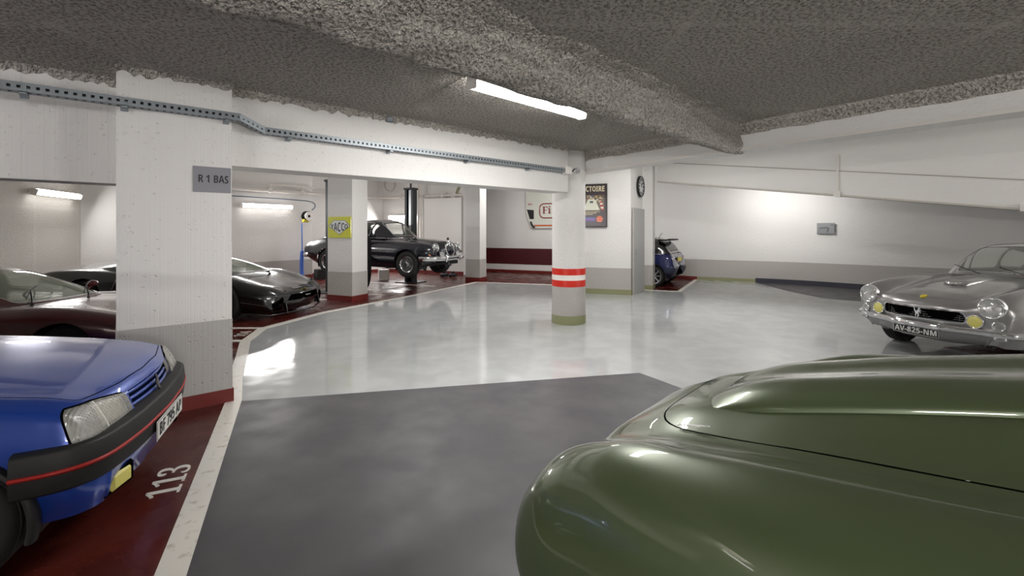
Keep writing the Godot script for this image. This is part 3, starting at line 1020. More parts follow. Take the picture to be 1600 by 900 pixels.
func steering_wheel(parent: Node3D, at: Vector3) -> void:
	var g := Geo.new()
	var ring := PackedVector3Array()
	var b := Basis(Vector3(0, 0, 1), -0.35)
	for i in 24:
		var a := TAU * i / 24.0
		ring.append(at + b * Vector3(0, cos(a) * 0.19, sin(a) * 0.19))
	g.tube(ring, 0.013, 6, false, true)
	for i in 3:
		var a := TAU * i / 3.0 + 0.5
		g.tube(PackedVector3Array([at, at + b * Vector3(0, cos(a) * 0.19, sin(a) * 0.19)]), 0.009, 5, false)
	g.tube(PackedVector3Array([at, at + b * Vector3(0.4, 0, 0)]), 0.02, 6)
	obj("steering_wheel", g, M.black, parent)

# ------------------------------------------------------------------ green grand tourer at the lower right
func end_row(r: Array, dx: float, yc: float, ky: float, kz: float) -> Array:
	var o: Array = []
	for i in range(0, r.size(), 3):
		o.append(r[i] + dx); o.append(lerpf(r[i + 1], yc, ky)); o.append(r[i + 2] * kz)
	return o

# rows with x constant: [x, y0, z0, y1, z1, ...]
func flat_row(a: Array) -> Array:
	var o: Array = []
	for i in range(1, a.size(), 2):
		o.append(a[0]); o.append(a[i]); o.append(a[i + 1])
	return o

# cabin: glass areas are [u0, u1, v0, v1] in (column, row) space; returns nothing, adds roof and glass parts
func cabin(parent: Node3D, rows: Array, body: Material, panes: Array, trim_m: Material, nu := 8, nv := 8, line := 0.012, glass_m: Material = null) -> void:
	var s := skin(rows, nu, nv)
	var top := float((rows[0].size() / 3 - 1) * 2)
	var gm: Material = glass_m if glass_m else M.window
	var tr := Geo.new()
	for p: Array in panes:
		var spans := [[p[0], p[1]]]
		if p[1] < top * 0.5 - 0.01: spans.append([top - p[1], top - p[0]])
		for q: Array in spans:
			var f := func(_p: Vector3, t: Vector2) -> float: return uv_rect(t, q[0], q[1], p[2], p[3], p[4], p[5], p[6])
			var c := s.cut(f)
			s = c[1]
			var inner: Shell = c[0]
			var rim := inner.cut(func(_p: Vector3, t: Vector2) -> float: return f.call(_p, t) + line)
			rim[1].pushed(0.004).add_to(tr)
			obj("window_glass", rim[0].pushed(-0.004).geo(), gm, parent)
	obj("roof", s.geo(), body, parent)
	obj("window_trim", tr, trim_m, parent)

func build_green_car() -> void:
	var body := paint("5d6c49", 0.2, 0.32)
	var o := car("green_coupe", "dark green classic coupe with scooped bonnet, close at the lower right", Vector2(2.105, 0.525), Vector2(-0.69, 0.724))
	# it stands nose down on the ramp: pitched about the front axle's foot
	o.basis = o.basis * Basis(Vector3(0, 0, 1), -0.15) * Basis(Vector3(1, 0, 0), -0.045)
	o.position.y = 1.42 * 0.149
	var t0 := [-2.30, 0.32, 0.55, -2.33, 0.42, 0.66, -2.36, 0.55, 0.70, -2.36, 0.68, 0.68, -2.34, 0.76, 0.6, -2.33, 0.80, 0.5, -2.32, 0.81, 0.35, -2.32, 0.82, 0.2, -2.32, 0.82, 0]
	var rows := [
		end_row(t0, -0.01, 0.55, 0.95, 0.05), end_row(t0, -0.01, 0.55, 0.4, 0.6), t0,
		flat_row([-1.9, 0.26, 0.70, 0.40, 0.80, 0.6, 0.83, 0.78, 0.80, 0.88, 0.72, 0.93, 0.6, 0.95, 0.42, 0.96, 0.25, 0.97, 0]),
		flat_row([-1.07, 0.25, 0.76, 0.40, 0.84, 0.62, 0.87, 0.84, 0.84, 0.98, 0.76, 1.05, 0.64, 1.07, 0.46, 1.08, 0.28, 1.09, 0]),
		flat_row([-0.2, 0.25, 0.74, 0.40, 0.83, 0.62, 0.86, 0.84, 0.83, 1.0, 0.76, 1.07, 0.65, 1.10, 0.48, 1.11, 0.28, 1.12, 0]),
		flat_row([0.25, 0.25, 0.74, 0.40, 0.83, 0.62, 0.86, 0.84, 0.83, 1.0, 0.76, 1.06, 0.65, 1.06, 0.5, 1.14, 0.26, 1.17, 0]),
		flat_row([0.85, 0.25, 0.75, 0.40, 0.84, 0.64, 0.87, 0.86, 0.845, 0.985, 0.77, 1.04, 0.63, 1.03, 0.48, 1.12, 0.24, 1.135, 0]),
		flat_row([1.45, 0.28, 0.76, 0.42, 0.84, 0.64, 0.865, 0.86, 0.835, 0.985, 0.75, 1.035, 0.62, 1.008, 0.46, 1.048, 0.24, 1.06, 0]),
		flat_row([1.8, 0.30, 0.74, 0.44, 0.82, 0.62, 0.84, 0.82, 0.81, 0.955, 0.73, 1.01, 0.61, 0.98, 0.44, 1.005, 0.24, 1.01, 0]),
		[2.0, 0.32, 0.72, 2.02, 0.45, 0.785, 2.03, 0.60, 0.80, 2.04, 0.76, 0.775, 2.04, 0.88, 0.71, 2.03, 0.935, 0.60, 2.03, 0.89, 0.43, 2.04, 0.895, 0.24, 2.04, 0.895, 0],
		[2.08, 0.33, 0.68, 2.12, 0.46, 0.73, 2.15, 0.58, 0.75, 2.16, 0.70, 0.73, 2.155, 0.80, 0.67, 2.14, 0.835, 0.59, 2.12, 0.77, 0.43, 2.13, 0.77, 0.24, 2.13, 0.77, 0],
		[2.12, 0.33, 0.64, 2.17, 0.44, 0.68, 2.205, 0.54, 0.69, 2.22, 0.63, 0.665, 2.225, 0.68, 0.63, 2.215, 0.69, 0.58, 2.15, 0.62, 0.44, 2.14, 0.59, 0.24, 2.14, 0.585, 0],
		[2.12, 0.32, 0.60, 2.17, 0.40, 0.62, 2.205, 0.46, 0.62, 2.22, 0.51, 0.61, 2.225, 0.53, 0.595, 2.215, 0.53, 0.575, 2.15, 0.45, 0.44, 2.13, 0.41, 0.24, 2.13, 0.40, 0],
		[2.04, 0.28, 0.55, 2.08, 0.30, 0.56, 2.11, 0.32, 0.56, 2.12, 0.33, 0.56, 2.12, 0.34, 0.55, 2.11, 0.34, 0.53, 2.07, 0.30, 0.42, 2.05, 0.28, 0.24, 2.03, 0.27, 0],
	]
	var s := skin(rows, 8, 12)
	for i in s.v.size():      # right wing's tip dropped to shape its outline from this camera
		var p := s.v[i]
		if p.z > 0.15: s.v[i].y -= 0.075 * smoothstep(0.15, 0.5, p.z) * smoothstep(1.3, 1.8, p.x) * p.y
	var arches := [[1.42, 0.34, 0.36, 0.5], [-1.07, 0.34, 0.36, 0.5]]
	s = cut_arches(s, arches)
	# bonnet shut line
	var hood := round_poly(pv([1.80, -0.37, 1.80, 0.37, 0.36, 0.52, 0.36, -0.52]), 0.2, 8)
	var hf := func(p: Vector3, _t: Vector2) -> float: return poly_sdf(Vector2(p.x, p.z), hood) if p.y > 0.8 and p.x > 0.2 and p.x < 1.95 else 1.0
	var c := s.cut(hf)
	var rest: Shell = c[1]
	var c2: Array = c[0].cut(func(p: Vector3, t: Vector2) -> float: return hf.call(p, t) + 0.0065)
	# headlamps: round openings at the tips of the wings
	var hl := Vector3(2.2, 0.615, 0.61)
	var lf := func(p: Vector3, _t: Vector2) -> float: return Vector2((p.y - hl.y) * 0.85, absf(p.z) - hl.z).length() - 0.085 if p.x > 2.05 else 1.0
	var c3 := rest.cut(lf)
	obj("body", c3[1].geo(), body, o)
	obj("bonnet", c2[0].geo(), body, o)
	obj("shut_line", c2[1].pushed(-0.0015).geo(), M.gap, o)
	var c4: Array = c3[0].cut(func(p: Vector3, t: Vector2) -> float: return lf.call(p, t) + 0.012)
	for k: Array in [["headlamp_ring", c4[1].pushed(0.006), M.chrome], ["headlamp_cover", c4[0].pushed(0.002), M.lens]]:
		for h: Shell in k[1].cut(func(p: Vector3, _t: Vector2) -> float: return p.z): obj(k[0], h.geo(), k[2], o)
	for sg: float in [-1.0, 1.0]:
		round_light(o, "headlamp", Vector3(2.13, 0.63, sg * 0.61), Vector3(1, 0.1, sg * 0.12), 0.075, M.lens)
	wells(o, arches, 0.8)
	# bonnet scoop
	var sc: Array = []
	for r: Array in [[1.70, 1.0, 0.14, -0.01, -0.01], [1.685, 1.005, 0.2, 0.0, 0.0], [1.65, 1.015, 0.225, 0.012, 0.012], [1.55, 1.035, 0.235, 0.03, 0.032], [1.25, 1.08, 0.24, 0.035, 0.036], [0.85, 1.13, 0.25, 0.02, 0.016], [0.4, 1.155, 0.26, 0.02, 0.014], [0.3, 1.16, 0.26, -0.03, -0.03]]:
		var x: float = r[0]
		var y: float = r[1]
		sc.append([x, y - 0.035, r[2] + 0.012, x, y + r[3] * 0.3, r[2] + 0.002, x, y + r[3], r[2] - 0.03, x, y + r[3] + 0.012 + r[4] * 0.2, r[2] * 0.6, x, y + r[4] + 0.012, 0])
	obj("bonnet_scoop", skin(sc, 6, 8).geo(), body, o)
	# script badge on the bonnet's near side
	var bn := Vector3(0.12, 0.97, -0.12).normalized()
	var bx := Vector3(-1, 0.1, -0.09)
	bx = (bx - bn * bx.dot(bn)).normalized()
	lettering("Superleggera", 0.018, mat("e8e8e6", 0.25, 0.5), o, Transform3D(Basis(bx, bn.cross(bx), bn), Vector3(1.62, 1.024, -0.375)), "script_badge", "Droid Serif", true)
	# radiator mouth
	var g := Geo.new()
	var mouth := PackedVector3Array()
	for i in 32:
		var a := TAU * i / 32.0
		mouth.append(Vector3(2.085 - 0.03 * cos(a) * cos(a), 0.53 + sin(a) * 0.09 - 0.02 * absf(cos(a)), cos(a) * 0.36))
	g.tube(mouth, 0.012, 6, false, true); obj("grille_frame", g, M.chrome, o)
	g = Geo.new(); g.box(Vector3(2.07, 0.52, 0), Vector3(0.03, 0.15, 0.66), Basis(), 0.01)
	obj("grille_mouth", g, M.gap, o)
	g = Geo.new()
	for i in 13: g.box(Vector3(2.09, 0.52, (i - 6) * 0.05), Vector3(0.008, 0.14, 0.006))
	obj("grille_bars", g, M.chrome, o)
	# cabin
	cabin(o, [
		[0.02, 1.03, 0.68, 0.08, 1.04, 0.66, 0.24, 1.06, 0.52, 0.34, 1.11, 0.25, 0.36, 1.13, 0],
		[-0.1, 1.03, 0.69, -0.12, 1.16, 0.65, -0.12, 1.27, 0.53, -0.06, 1.32, 0.27, -0.05, 1.33, 0],
		[-0.3, 1.03, 0.69, -0.34, 1.22, 0.64, -0.42, 1.40, 0.53, -0.42, 1.45, 0.28, -0.42, 1.46, 0],
		[-0.8, 1.03, 0.69, -0.8, 1.24, 0.64, -0.8, 1.42, 0.54, -0.8, 1.48, 0.28, -0.8, 1.49, 0],
		[-1.25, 1.02, 0.67, -1.22, 1.22, 0.61, -1.2, 1.38, 0.51, -1.2, 1.43, 0.27, -1.2, 1.44, 0],
		[-1.75, 0.97, 0.62, -1.6, 1.10, 0.56, -1.55, 1.18, 0.47, -1.55, 1.24, 0.26, -1.55, 1.26, 0],
		[-2.05, 0.92, 0.52, -2.0, 0.94, 0.48, -1.95, 0.96, 0.42, -1.95, 0.98, 0.24, -1.95, 0.99, 0],
	], body, [[2.25, 5.75, 0.2, 1.85, 0.05, 0.25, 0.4], [0.25, 1.75, 2.0, 3.1, 0.05, 0.2, 0.48], [0.25, 1.7, 3.25, 4.2, 0.08, 0.2, 0.45], [2.2, 5.8, 4.2, 5.6, 0.06, 0.25, 0.4]], M.chrome)
	g = Geo.new(); g.box(Vector3(-0.1, 0.3, 0), Vector3(3.9, 0.06, 1.3)); obj("underbody", g, M.black, o)
	simple_seat(o, Vector3(-0.6, 0.55, 0.33), M.seat); simple_seat(o, Vector3(-0.6, 0.55, -0.33), M.seat)
	wheels(o, make_wheel(0.335, 0.19, "wire", M.chrome, 0.2), [[1.42, 0.34, 0.7, 0], [1.42, 0.34, -0.7, 0], [-1.07, 0.34, 0.7, 0], [-1.07, 0.34, -0.7, 0]])

# ------------------------------------------------------------------ blue hatchback at the lower left
func strip_along(g: Geo, path: PackedVector3Array, prof: PackedVector2Array) -> void:   # profile (out, up) swept along a level path; out lies right of the way
	var m := path.size()
	var k := prof.size()
	var grid: Array = []
	for i in m:
		var t := (path[mini(i + 1, m - 1)] - path[maxi(i - 1, 0)])
		t.y = 0.0
		t = t.normalized()
		var out := t.cross(Vector3.UP)
		for j in k + 1:
			var q := prof[j % k]
			grid.append(path[i] + out * q.x + Vector3.UP * q.y)
	g.grid(grid, m, k + 1)
	for e in 2:
		var b := 0 if e == 0 else m - 1
		var t := (path[1] - path[0]) * (-1.0 if e == 0 else 0.0) + (path[m - 1] - path[m - 2]) * float(e)
		for j in range(1, k - 1):
			g.tri(grid[b * (k + 1)], grid[b * (k + 1) + j], grid[b * (k + 1) + j + 1], t)

func arch_trim(parent: Node3D, arches: Array, z: float, w: float, m: Material) -> void:
	for a: Array in arches:
		for sg: float in [-1.0, 1.0]:
			var g := Geo.new()
			var p := PackedVector3Array()
			for i in 21:
				var t := lerpf(-0.25, PI + 0.25, i / 20.0)
				p.append(Vector3(a[0] + cos(t) * (a[2] + w * 0.3), a[1] + sin(t) * (a[2] + w * 0.3), sg * z))
			g.tube(p, w, 8, true, false, Vector3(0, 0, 1), 0.5)
			obj("arch_trim", g, m, parent)

func build_blue_car() -> void:
	var body := paint("1c44a2", 0.25, 0.3)
	var o := car("blue_hatchback", "bright blue hatchback with red bumper line, parked by bay number 113", Vector2(-4.00, 2.16), Vector2(0.923, 0.385))
	var t0 := [-1.8, 0.30, 0.62, -1.82, 0.45, 0.72, -1.83, 0.58, 0.74, -1.82, 0.75, 0.73, -1.8, 0.86, 0.7, -1.8, 0.90, 0.64, -1.8, 0.92, 0.5, -1.8, 0.92, 0.25, -1.8, 0.92, 0]
	var rows := [
		end_row(t0, -0.02, 0.6, 0.95, 0.05), end_row(t0, -0.02, 0.6, 0.2, 0.8), t0,
		flat_row([-1.27, 0.22, 0.70, 0.42, 0.785, 0.58, 0.79, 0.75, 0.78, 0.86, 0.75, 0.90, 0.70, 0.92, 0.5, 0.92, 0.25, 0.92, 0]),
		flat_row([0.0, 0.22, 0.70, 0.42, 0.775, 0.58, 0.785, 0.75, 0.78, 0.87, 0.75, 0.90, 0.69, 0.91, 0.5, 0.92, 0.25, 0.92, 0]),
		flat_row([0.72, 0.22, 0.70, 0.42, 0.775, 0.58, 0.785, 0.75, 0.78, 0.86, 0.745, 0.895, 0.69, 0.92, 0.5, 0.945, 0.25, 0.95, 0]),
		flat_row([1.15, 0.22, 0.71, 0.42, 0.785, 0.58, 0.79, 0.74, 0.78, 0.82, 0.745, 0.85, 0.69, 0.88, 0.5, 0.90, 0.25, 0.905, 0]),
		flat_row([1.5, 0.22, 0.70, 0.40, 0.775, 0.58, 0.78, 0.70, 0.765, 0.775, 0.735, 0.80, 0.685, 0.825, 0.5, 0.84, 0.25, 0.845, 0]),
		[1.68, 0.23, 0.70, 1.68, 0.39, 0.765, 1.68, 0.56, 0.77, 1.68, 0.66, 0.755, 1.68, 0.735, 0.73, 1.685, 0.765, 0.67, 1.70, 0.785, 0.48, 1.71, 0.795, 0.25, 1.71, 0.80, 0],
		[1.77, 0.235, 0.69, 1.78, 0.37, 0.75, 1.79, 0.53, 0.755, 1.785, 0.645, 0.735, 1.775, 0.71, 0.71, 1.775, 0.738, 0.64, 1.79, 0.755, 0.45, 1.81, 0.765, 0.22, 1.815, 0.765, 0],
		[1.83, 0.235, 0.64, 1.845, 0.35, 0.69, 1.85, 0.50, 0.695, 1.845, 0.59, 0.69, 1.83, 0.65, 0.67, 1.83, 0.68, 0.57, 1.86, 0.70, 0.40, 1.88, 0.705, 0.2, 1.885, 0.705, 0],
		[1.85, 0.235, 0.60, 1.87, 0.32, 0.635, 1.88, 0.42, 0.64, 1.88, 0.50, 0.635, 1.875, 0.55, 0.61, 1.88, 0.57, 0.52, 1.90, 0.575, 0.38, 1.91, 0.578, 0.2, 1.915, 0.578, 0],
		[1.85, 0.23, 0.57, 1.87, 0.26, 0.60, 1.88, 0.29, 0.60, 1.88, 0.31, 0.59, 1.885, 0.325, 0.56, 1.89, 0.33, 0.48, 1.91, 0.33, 0.36, 1.92, 0.33, 0.2, 1.92, 0.33, 0],
		[1.78, 0.22, 0.54, 1.80, 0.22, 0.56, 1.82, 0.22, 0.56, 1.82, 0.22, 0.55, 1.83, 0.22, 0.53, 1.83, 0.22, 0.46, 1.86, 0.22, 0.34, 1.88, 0.22, 0.2, 1.88, 0.22, 0],
	]
	var s := skin(rows, 8, 10)
	var arches := [[1.33, 0.28, 0.325, 0.45], [-1.2, 0.28, 0.325, 0.45]]
	s = cut_arches(s, arches)
	# bonnet
	var hood := round_poly(pv([1.765, -0.61, 1.83, -0.3, 1.845, 0, 1.83, 0.3, 1.765, 0.61, 0.78, 0.675, 0.78, -0.675]), 0.04, 3)
	var hf := func(p: Vector3, _t: Vector2) -> float: return poly_sdf(Vector2(p.x, p.z), hood) if p.y > 0.69 and p.x > 0.6 else 1.0
	var c := s.cut(hf)
	var c2: Array = c[0].cut(func(p: Vector3, t: Vector2) -> float: return hf.call(p, t) + 0.005)
	obj("bonnet", c2[0].geo(), body, o); obj("shut_line", c2[1].pushed(-0.0015).geo(), M.gap, o)
	s = c[1]
	# lamp units: wrap round the corners; grille between them
	var unit := pv([0.345, 0.60, 0.365, 0.715, 0.56, 0.745, 0.80, 0.755, 0.80, 0.59, 0.6, 0.585])
	for sg: float in [-1.0, 1.0]:
		var lf := func(p: Vector3, _t: Vector2) -> float:
			if p.z * sg < 0.2 or p.x < 1.5: return 1.0
			return maxf(poly_sdf(Vector2(minf(p.z * sg, 0.79), p.y), unit), 1.728 + (0.745 - p.y) * 0.35 - p.x)
		c = s.cut(lf)
		s = c[1]
		c2 = c[0].cut(func(p: Vector3, t: Vector2) -> float: return lf.call(p, t) + 0.009)
		obj("lamp_frame", c2[1].geo(), M.gap, o)
		var split: Array = c2[0].cut(func(p: Vector3, _t: Vector2) -> float: return p.z * sg - 0.565)
		var hlamp := Node3D.new(); hlamp.name = "headlamp"; o.add_child(hlamp, true)
		obj("reflector", split[0].pushed(-0.02).geo(), M.reflector_soft, hlamp)
		obj("lens", split[0].pushed(0.006).geo(), M.ribbed, hlamp)
		var g0 := Geo.new(); g0.lathe(pv([0.03, 0.0, 0.03, 0.02, 0.0, 0.03]), Vector3(1.79, 0.66, sg * 0.45), Vector3(1, 0.2, 0), 14)
		obj("bulb_shield", g0, M.reflector_soft, hlamp)
		var ind := Node3D.new(); ind.name = "indicator_lamp"; o.add_child(ind, true)
		var i2: Array = split[1].cut(func(p: Vector3, _t: Vector2) -> float: return 0.577 - p.z * sg)
		obj("reflector", i2[0].pushed(-0.012).geo(), M.reflector_dim, ind)
		obj("lens", i2[0].pushed(0.006).geo(), M.ribbed, ind)
		obj("divider", i2[1].pushed(0.004).geo(), M.pipe_white, ind)
	var gp := round_poly(pv([-0.335, 0.60, -0.345, 0.705, 0.345, 0.705, 0.335, 0.60]), 0.01, 2)
	var gf := func(p: Vector3, _t: Vector2) -> float: return poly_sdf(Vector2(p.z, p.y), gp) if p.x > 1.6 else 1.0
	c = s.cut(gf)
	obj("body", c[1].geo(), body, o)
	obj("grille_recess", c[0].pushed(-0.025).geo(), M.gap, o)
	for k in 3:
		var g := Geo.new()
		var y := 0.615 + k * 0.034
		var xx := 1.905 - k * 0.012
		var pth := PackedVector3Array()
		for i in 13:
			var z := lerpf(0.335, -0.335, i / 12.0)
			pth.append(Vector3(xx - z * z * 0.26, y, z))
		strip_along(g, pth, pv([-0.014, -0.006, 0.006, -0.010, 0.008, 0.006, -0.008, 0.012]))
		obj("grille_slat", g, body, o)
	# rampant animal emblem on the grille
	var e := pv([-0.010, -0.05, -0.002, -0.035, 0.004, -0.05, 0.012, -0.05, 0.008, -0.025, 0.016, -0.01, 0.026, -0.012, 0.024, -0.004, 0.014, 0.002, 0.026, 0.012, 0.022, 0.018, 0.010, 0.012, 0.018, 0.03, 0.012, 0.045, 0.0, 0.052, -0.010, 0.044, -0.006, 0.028, -0.016, 0.01, -0.012, -0.012, -0.024, -0.005, -0.028, 0.012, -0.034, 0.01, -0.03, -0.012, -0.018, -0.022])
	var g := Geo.new(); g.extrude(e, Vector3(1.915, 0.652, 0), Vector3(0, 0, -1), Vector3(-0.25, 0.97, 0), Vector3(0.006, 0, 0))
	obj("emblem", g, M.black_gloss, o)
	# bumper with a red line, valance, fog lamps, plate
	var half := [[1.60, 0.81], [1.67, 0.80], [1.75, 0.785], [1.83, 0.74], [1.89, 0.64], [1.935, 0.4], [1.95, 0.18]]
	var bp := PackedVector3Array()
	for q: Array in half: bp.append(Vector3(q[0], 0, q[1]))
	bp.append(Vector3(1.957, 0, 0))
	for i in range(half.size() - 1, -1, -1): bp.append(Vector3(half[i][0], 0, -half[i][1]))
	bp = smooth_path(bp, 4)
	g = Geo.new(); strip_along(g, bp, pv([-0.10, 0.605, 0.0, 0.60, 0.02, 0.585, 0.028, 0.50, 0.02, 0.415, 0.005, 0.40, -0.10, 0.40]))
	obj("bumper", g, M.trim, o, "black plastic bumper")
	g = Geo.new(); strip_along(g, bp, pv([0.0, 0.511, 0.030, 0.510, 0.0325, 0.50, 0.030, 0.490, 0.0, 0.489]))
	obj("red_line", g, mat("a3231f", 0.4), o, "red line along the bumper")
	for sg: float in [-1.0, 1.0]:
		g = Geo.new(); g.box(Vector3(1.865, 0.30, sg * 0.50), Vector3(0.06, 0.12, 0.22), Basis(Vector3.UP, sg * -0.3), 0.015); obj("fog_lamp_recess", g, M.gap, o)
		g = Geo.new(); g.box(Vector3(1.882, 0.30, sg * 0.50), Vector3(0.05, 0.09, 0.15), Basis(Vector3.UP, sg * -0.25), 0.015); obj("fog_lamp", g, M.lens_yellow, o, "yellow fog lamp")
	var black: Material = M.trim
	arch_trim(o, arches, 0.775, 0.04, black)
	number_plate(o, Transform3D(Basis(Vector3(0, 0, -1), Vector3(0, 1, 0), Vector3(1, 0, 0)), Vector3(1.985, 0.425, 0)), 0.52, 0.115, "BF 795 AP", 0.1, M.plate_white, M.plate_ink)
	wells(o, arches, 0.76)
	cabin(o, [
		[0.66, 0.90, 0.70, 0.70, 0.91, 0.67, 0.80, 0.93, 0.52, 0.86, 0.945, 0.25, 0.87, 0.95, 0],
		[0.3, 0.90, 0.715, 0.36, 1.08, 0.68, 0.48, 1.15, 0.54, 0.52, 1.18, 0.27, 0.53, 1.19, 0],
		[-0.05, 0.90, 0.72, -0.03, 1.18, 0.66, 0.0, 1.34, 0.56, 0.03, 1.37, 0.28, 0.03, 1.38, 0],
		[-0.7, 0.90, 0.73, -0.7, 1.18, 0.67, -0.7, 1.35, 0.57, -0.7, 1.39, 0.28, -0.7, 1.40, 0],
		[-1.5, 0.90, 0.72, -1.45, 1.16, 0.66, -1.42, 1.31, 0.57, -1.42, 1.35, 0.28, -1.42, 1.36, 0],
		[-1.74, 0.90, 0.69, -1.62, 1.14, 0.62, -1.58, 1.24, 0.54, -1.58, 1.27, 0.28, -1.58, 1.28, 0],
		[-1.80, 0.90, 0.66, -1.78, 0.93, 0.62, -1.77, 0.94, 0.54, -1.77, 0.94, 0.28, -1.77, 0.94, 0],
	], body, [[2.25, 5.75, 0.15, 1.85, 0.05, 0.25, 0.35], [0.2, 1.75, 1.7, 3.0, 0.04, 0.22, 0.55], [0.2, 1.75, 3.1, 3.95, 0.04, 0.22, 0.7], [2.2, 5.8, 4.25, 5.7, 0.05, 0.25, 0.3]], M.trim)
	g = Geo.new(); g.box(Vector3(0.0, 0.26, 0), Vector3(3.3, 0.06, 1.3)); obj("underbody", g, M.black, o)
	simple_seat(o, Vector3(-0.3, 0.5, 0.33), M.interior); simple_seat(o, Vector3(-0.3, 0.5, -0.33), M.interior)
	steering_wheel(o, Vector3(0.2, 0.85, -0.33))
	wheels(o, make_wheel(0.285, 0.185, "star", M.alloy, 0.19), [[1.33, 0.285, 0.695, 0], [1.33, 0.285, -0.695, 0], [-1.2, 0.285, 0.67, 0], [-1.2, 0.285, -0.67, 0]])

# ------------------------------------------------------------------ silver berlinetta at the right
const HORSE := [-0.30, -0.48, -0.24, -0.50, -0.18, -0.30, -0.06, -0.14, 0.02, -0.30, -0.06, -0.50, 0.04, -0.50, 0.14, -0.28, 0.12, -0.06, 0.20, 0.02, 0.30, -0.10, 0.40, -0.08, 0.40, -0.02, 0.32, -0.02, 0.24, 0.12, 0.34, 0.12, 0.42, 0.06, 0.46, 0.12, 0.34, 0.20, 0.22, 0.20, 0.26, 0.34, 0.36, 0.36, 0.36, 0.42, 0.22, 0.50, 0.10, 0.44, 0.04, 0.26, -0.06, 0.12, -0.22, 0.06, -0.34, 0.24, -0.40, 0.44, -0.46, 0.42, -0.44, 0.16, -0.30, -0.06, -0.26, -0.24]

func poly_scaled(a: Array, k: float) -> PackedVector2Array:
	var p := pv(a)
	for i in p.size(): p[i] *= k
	return p

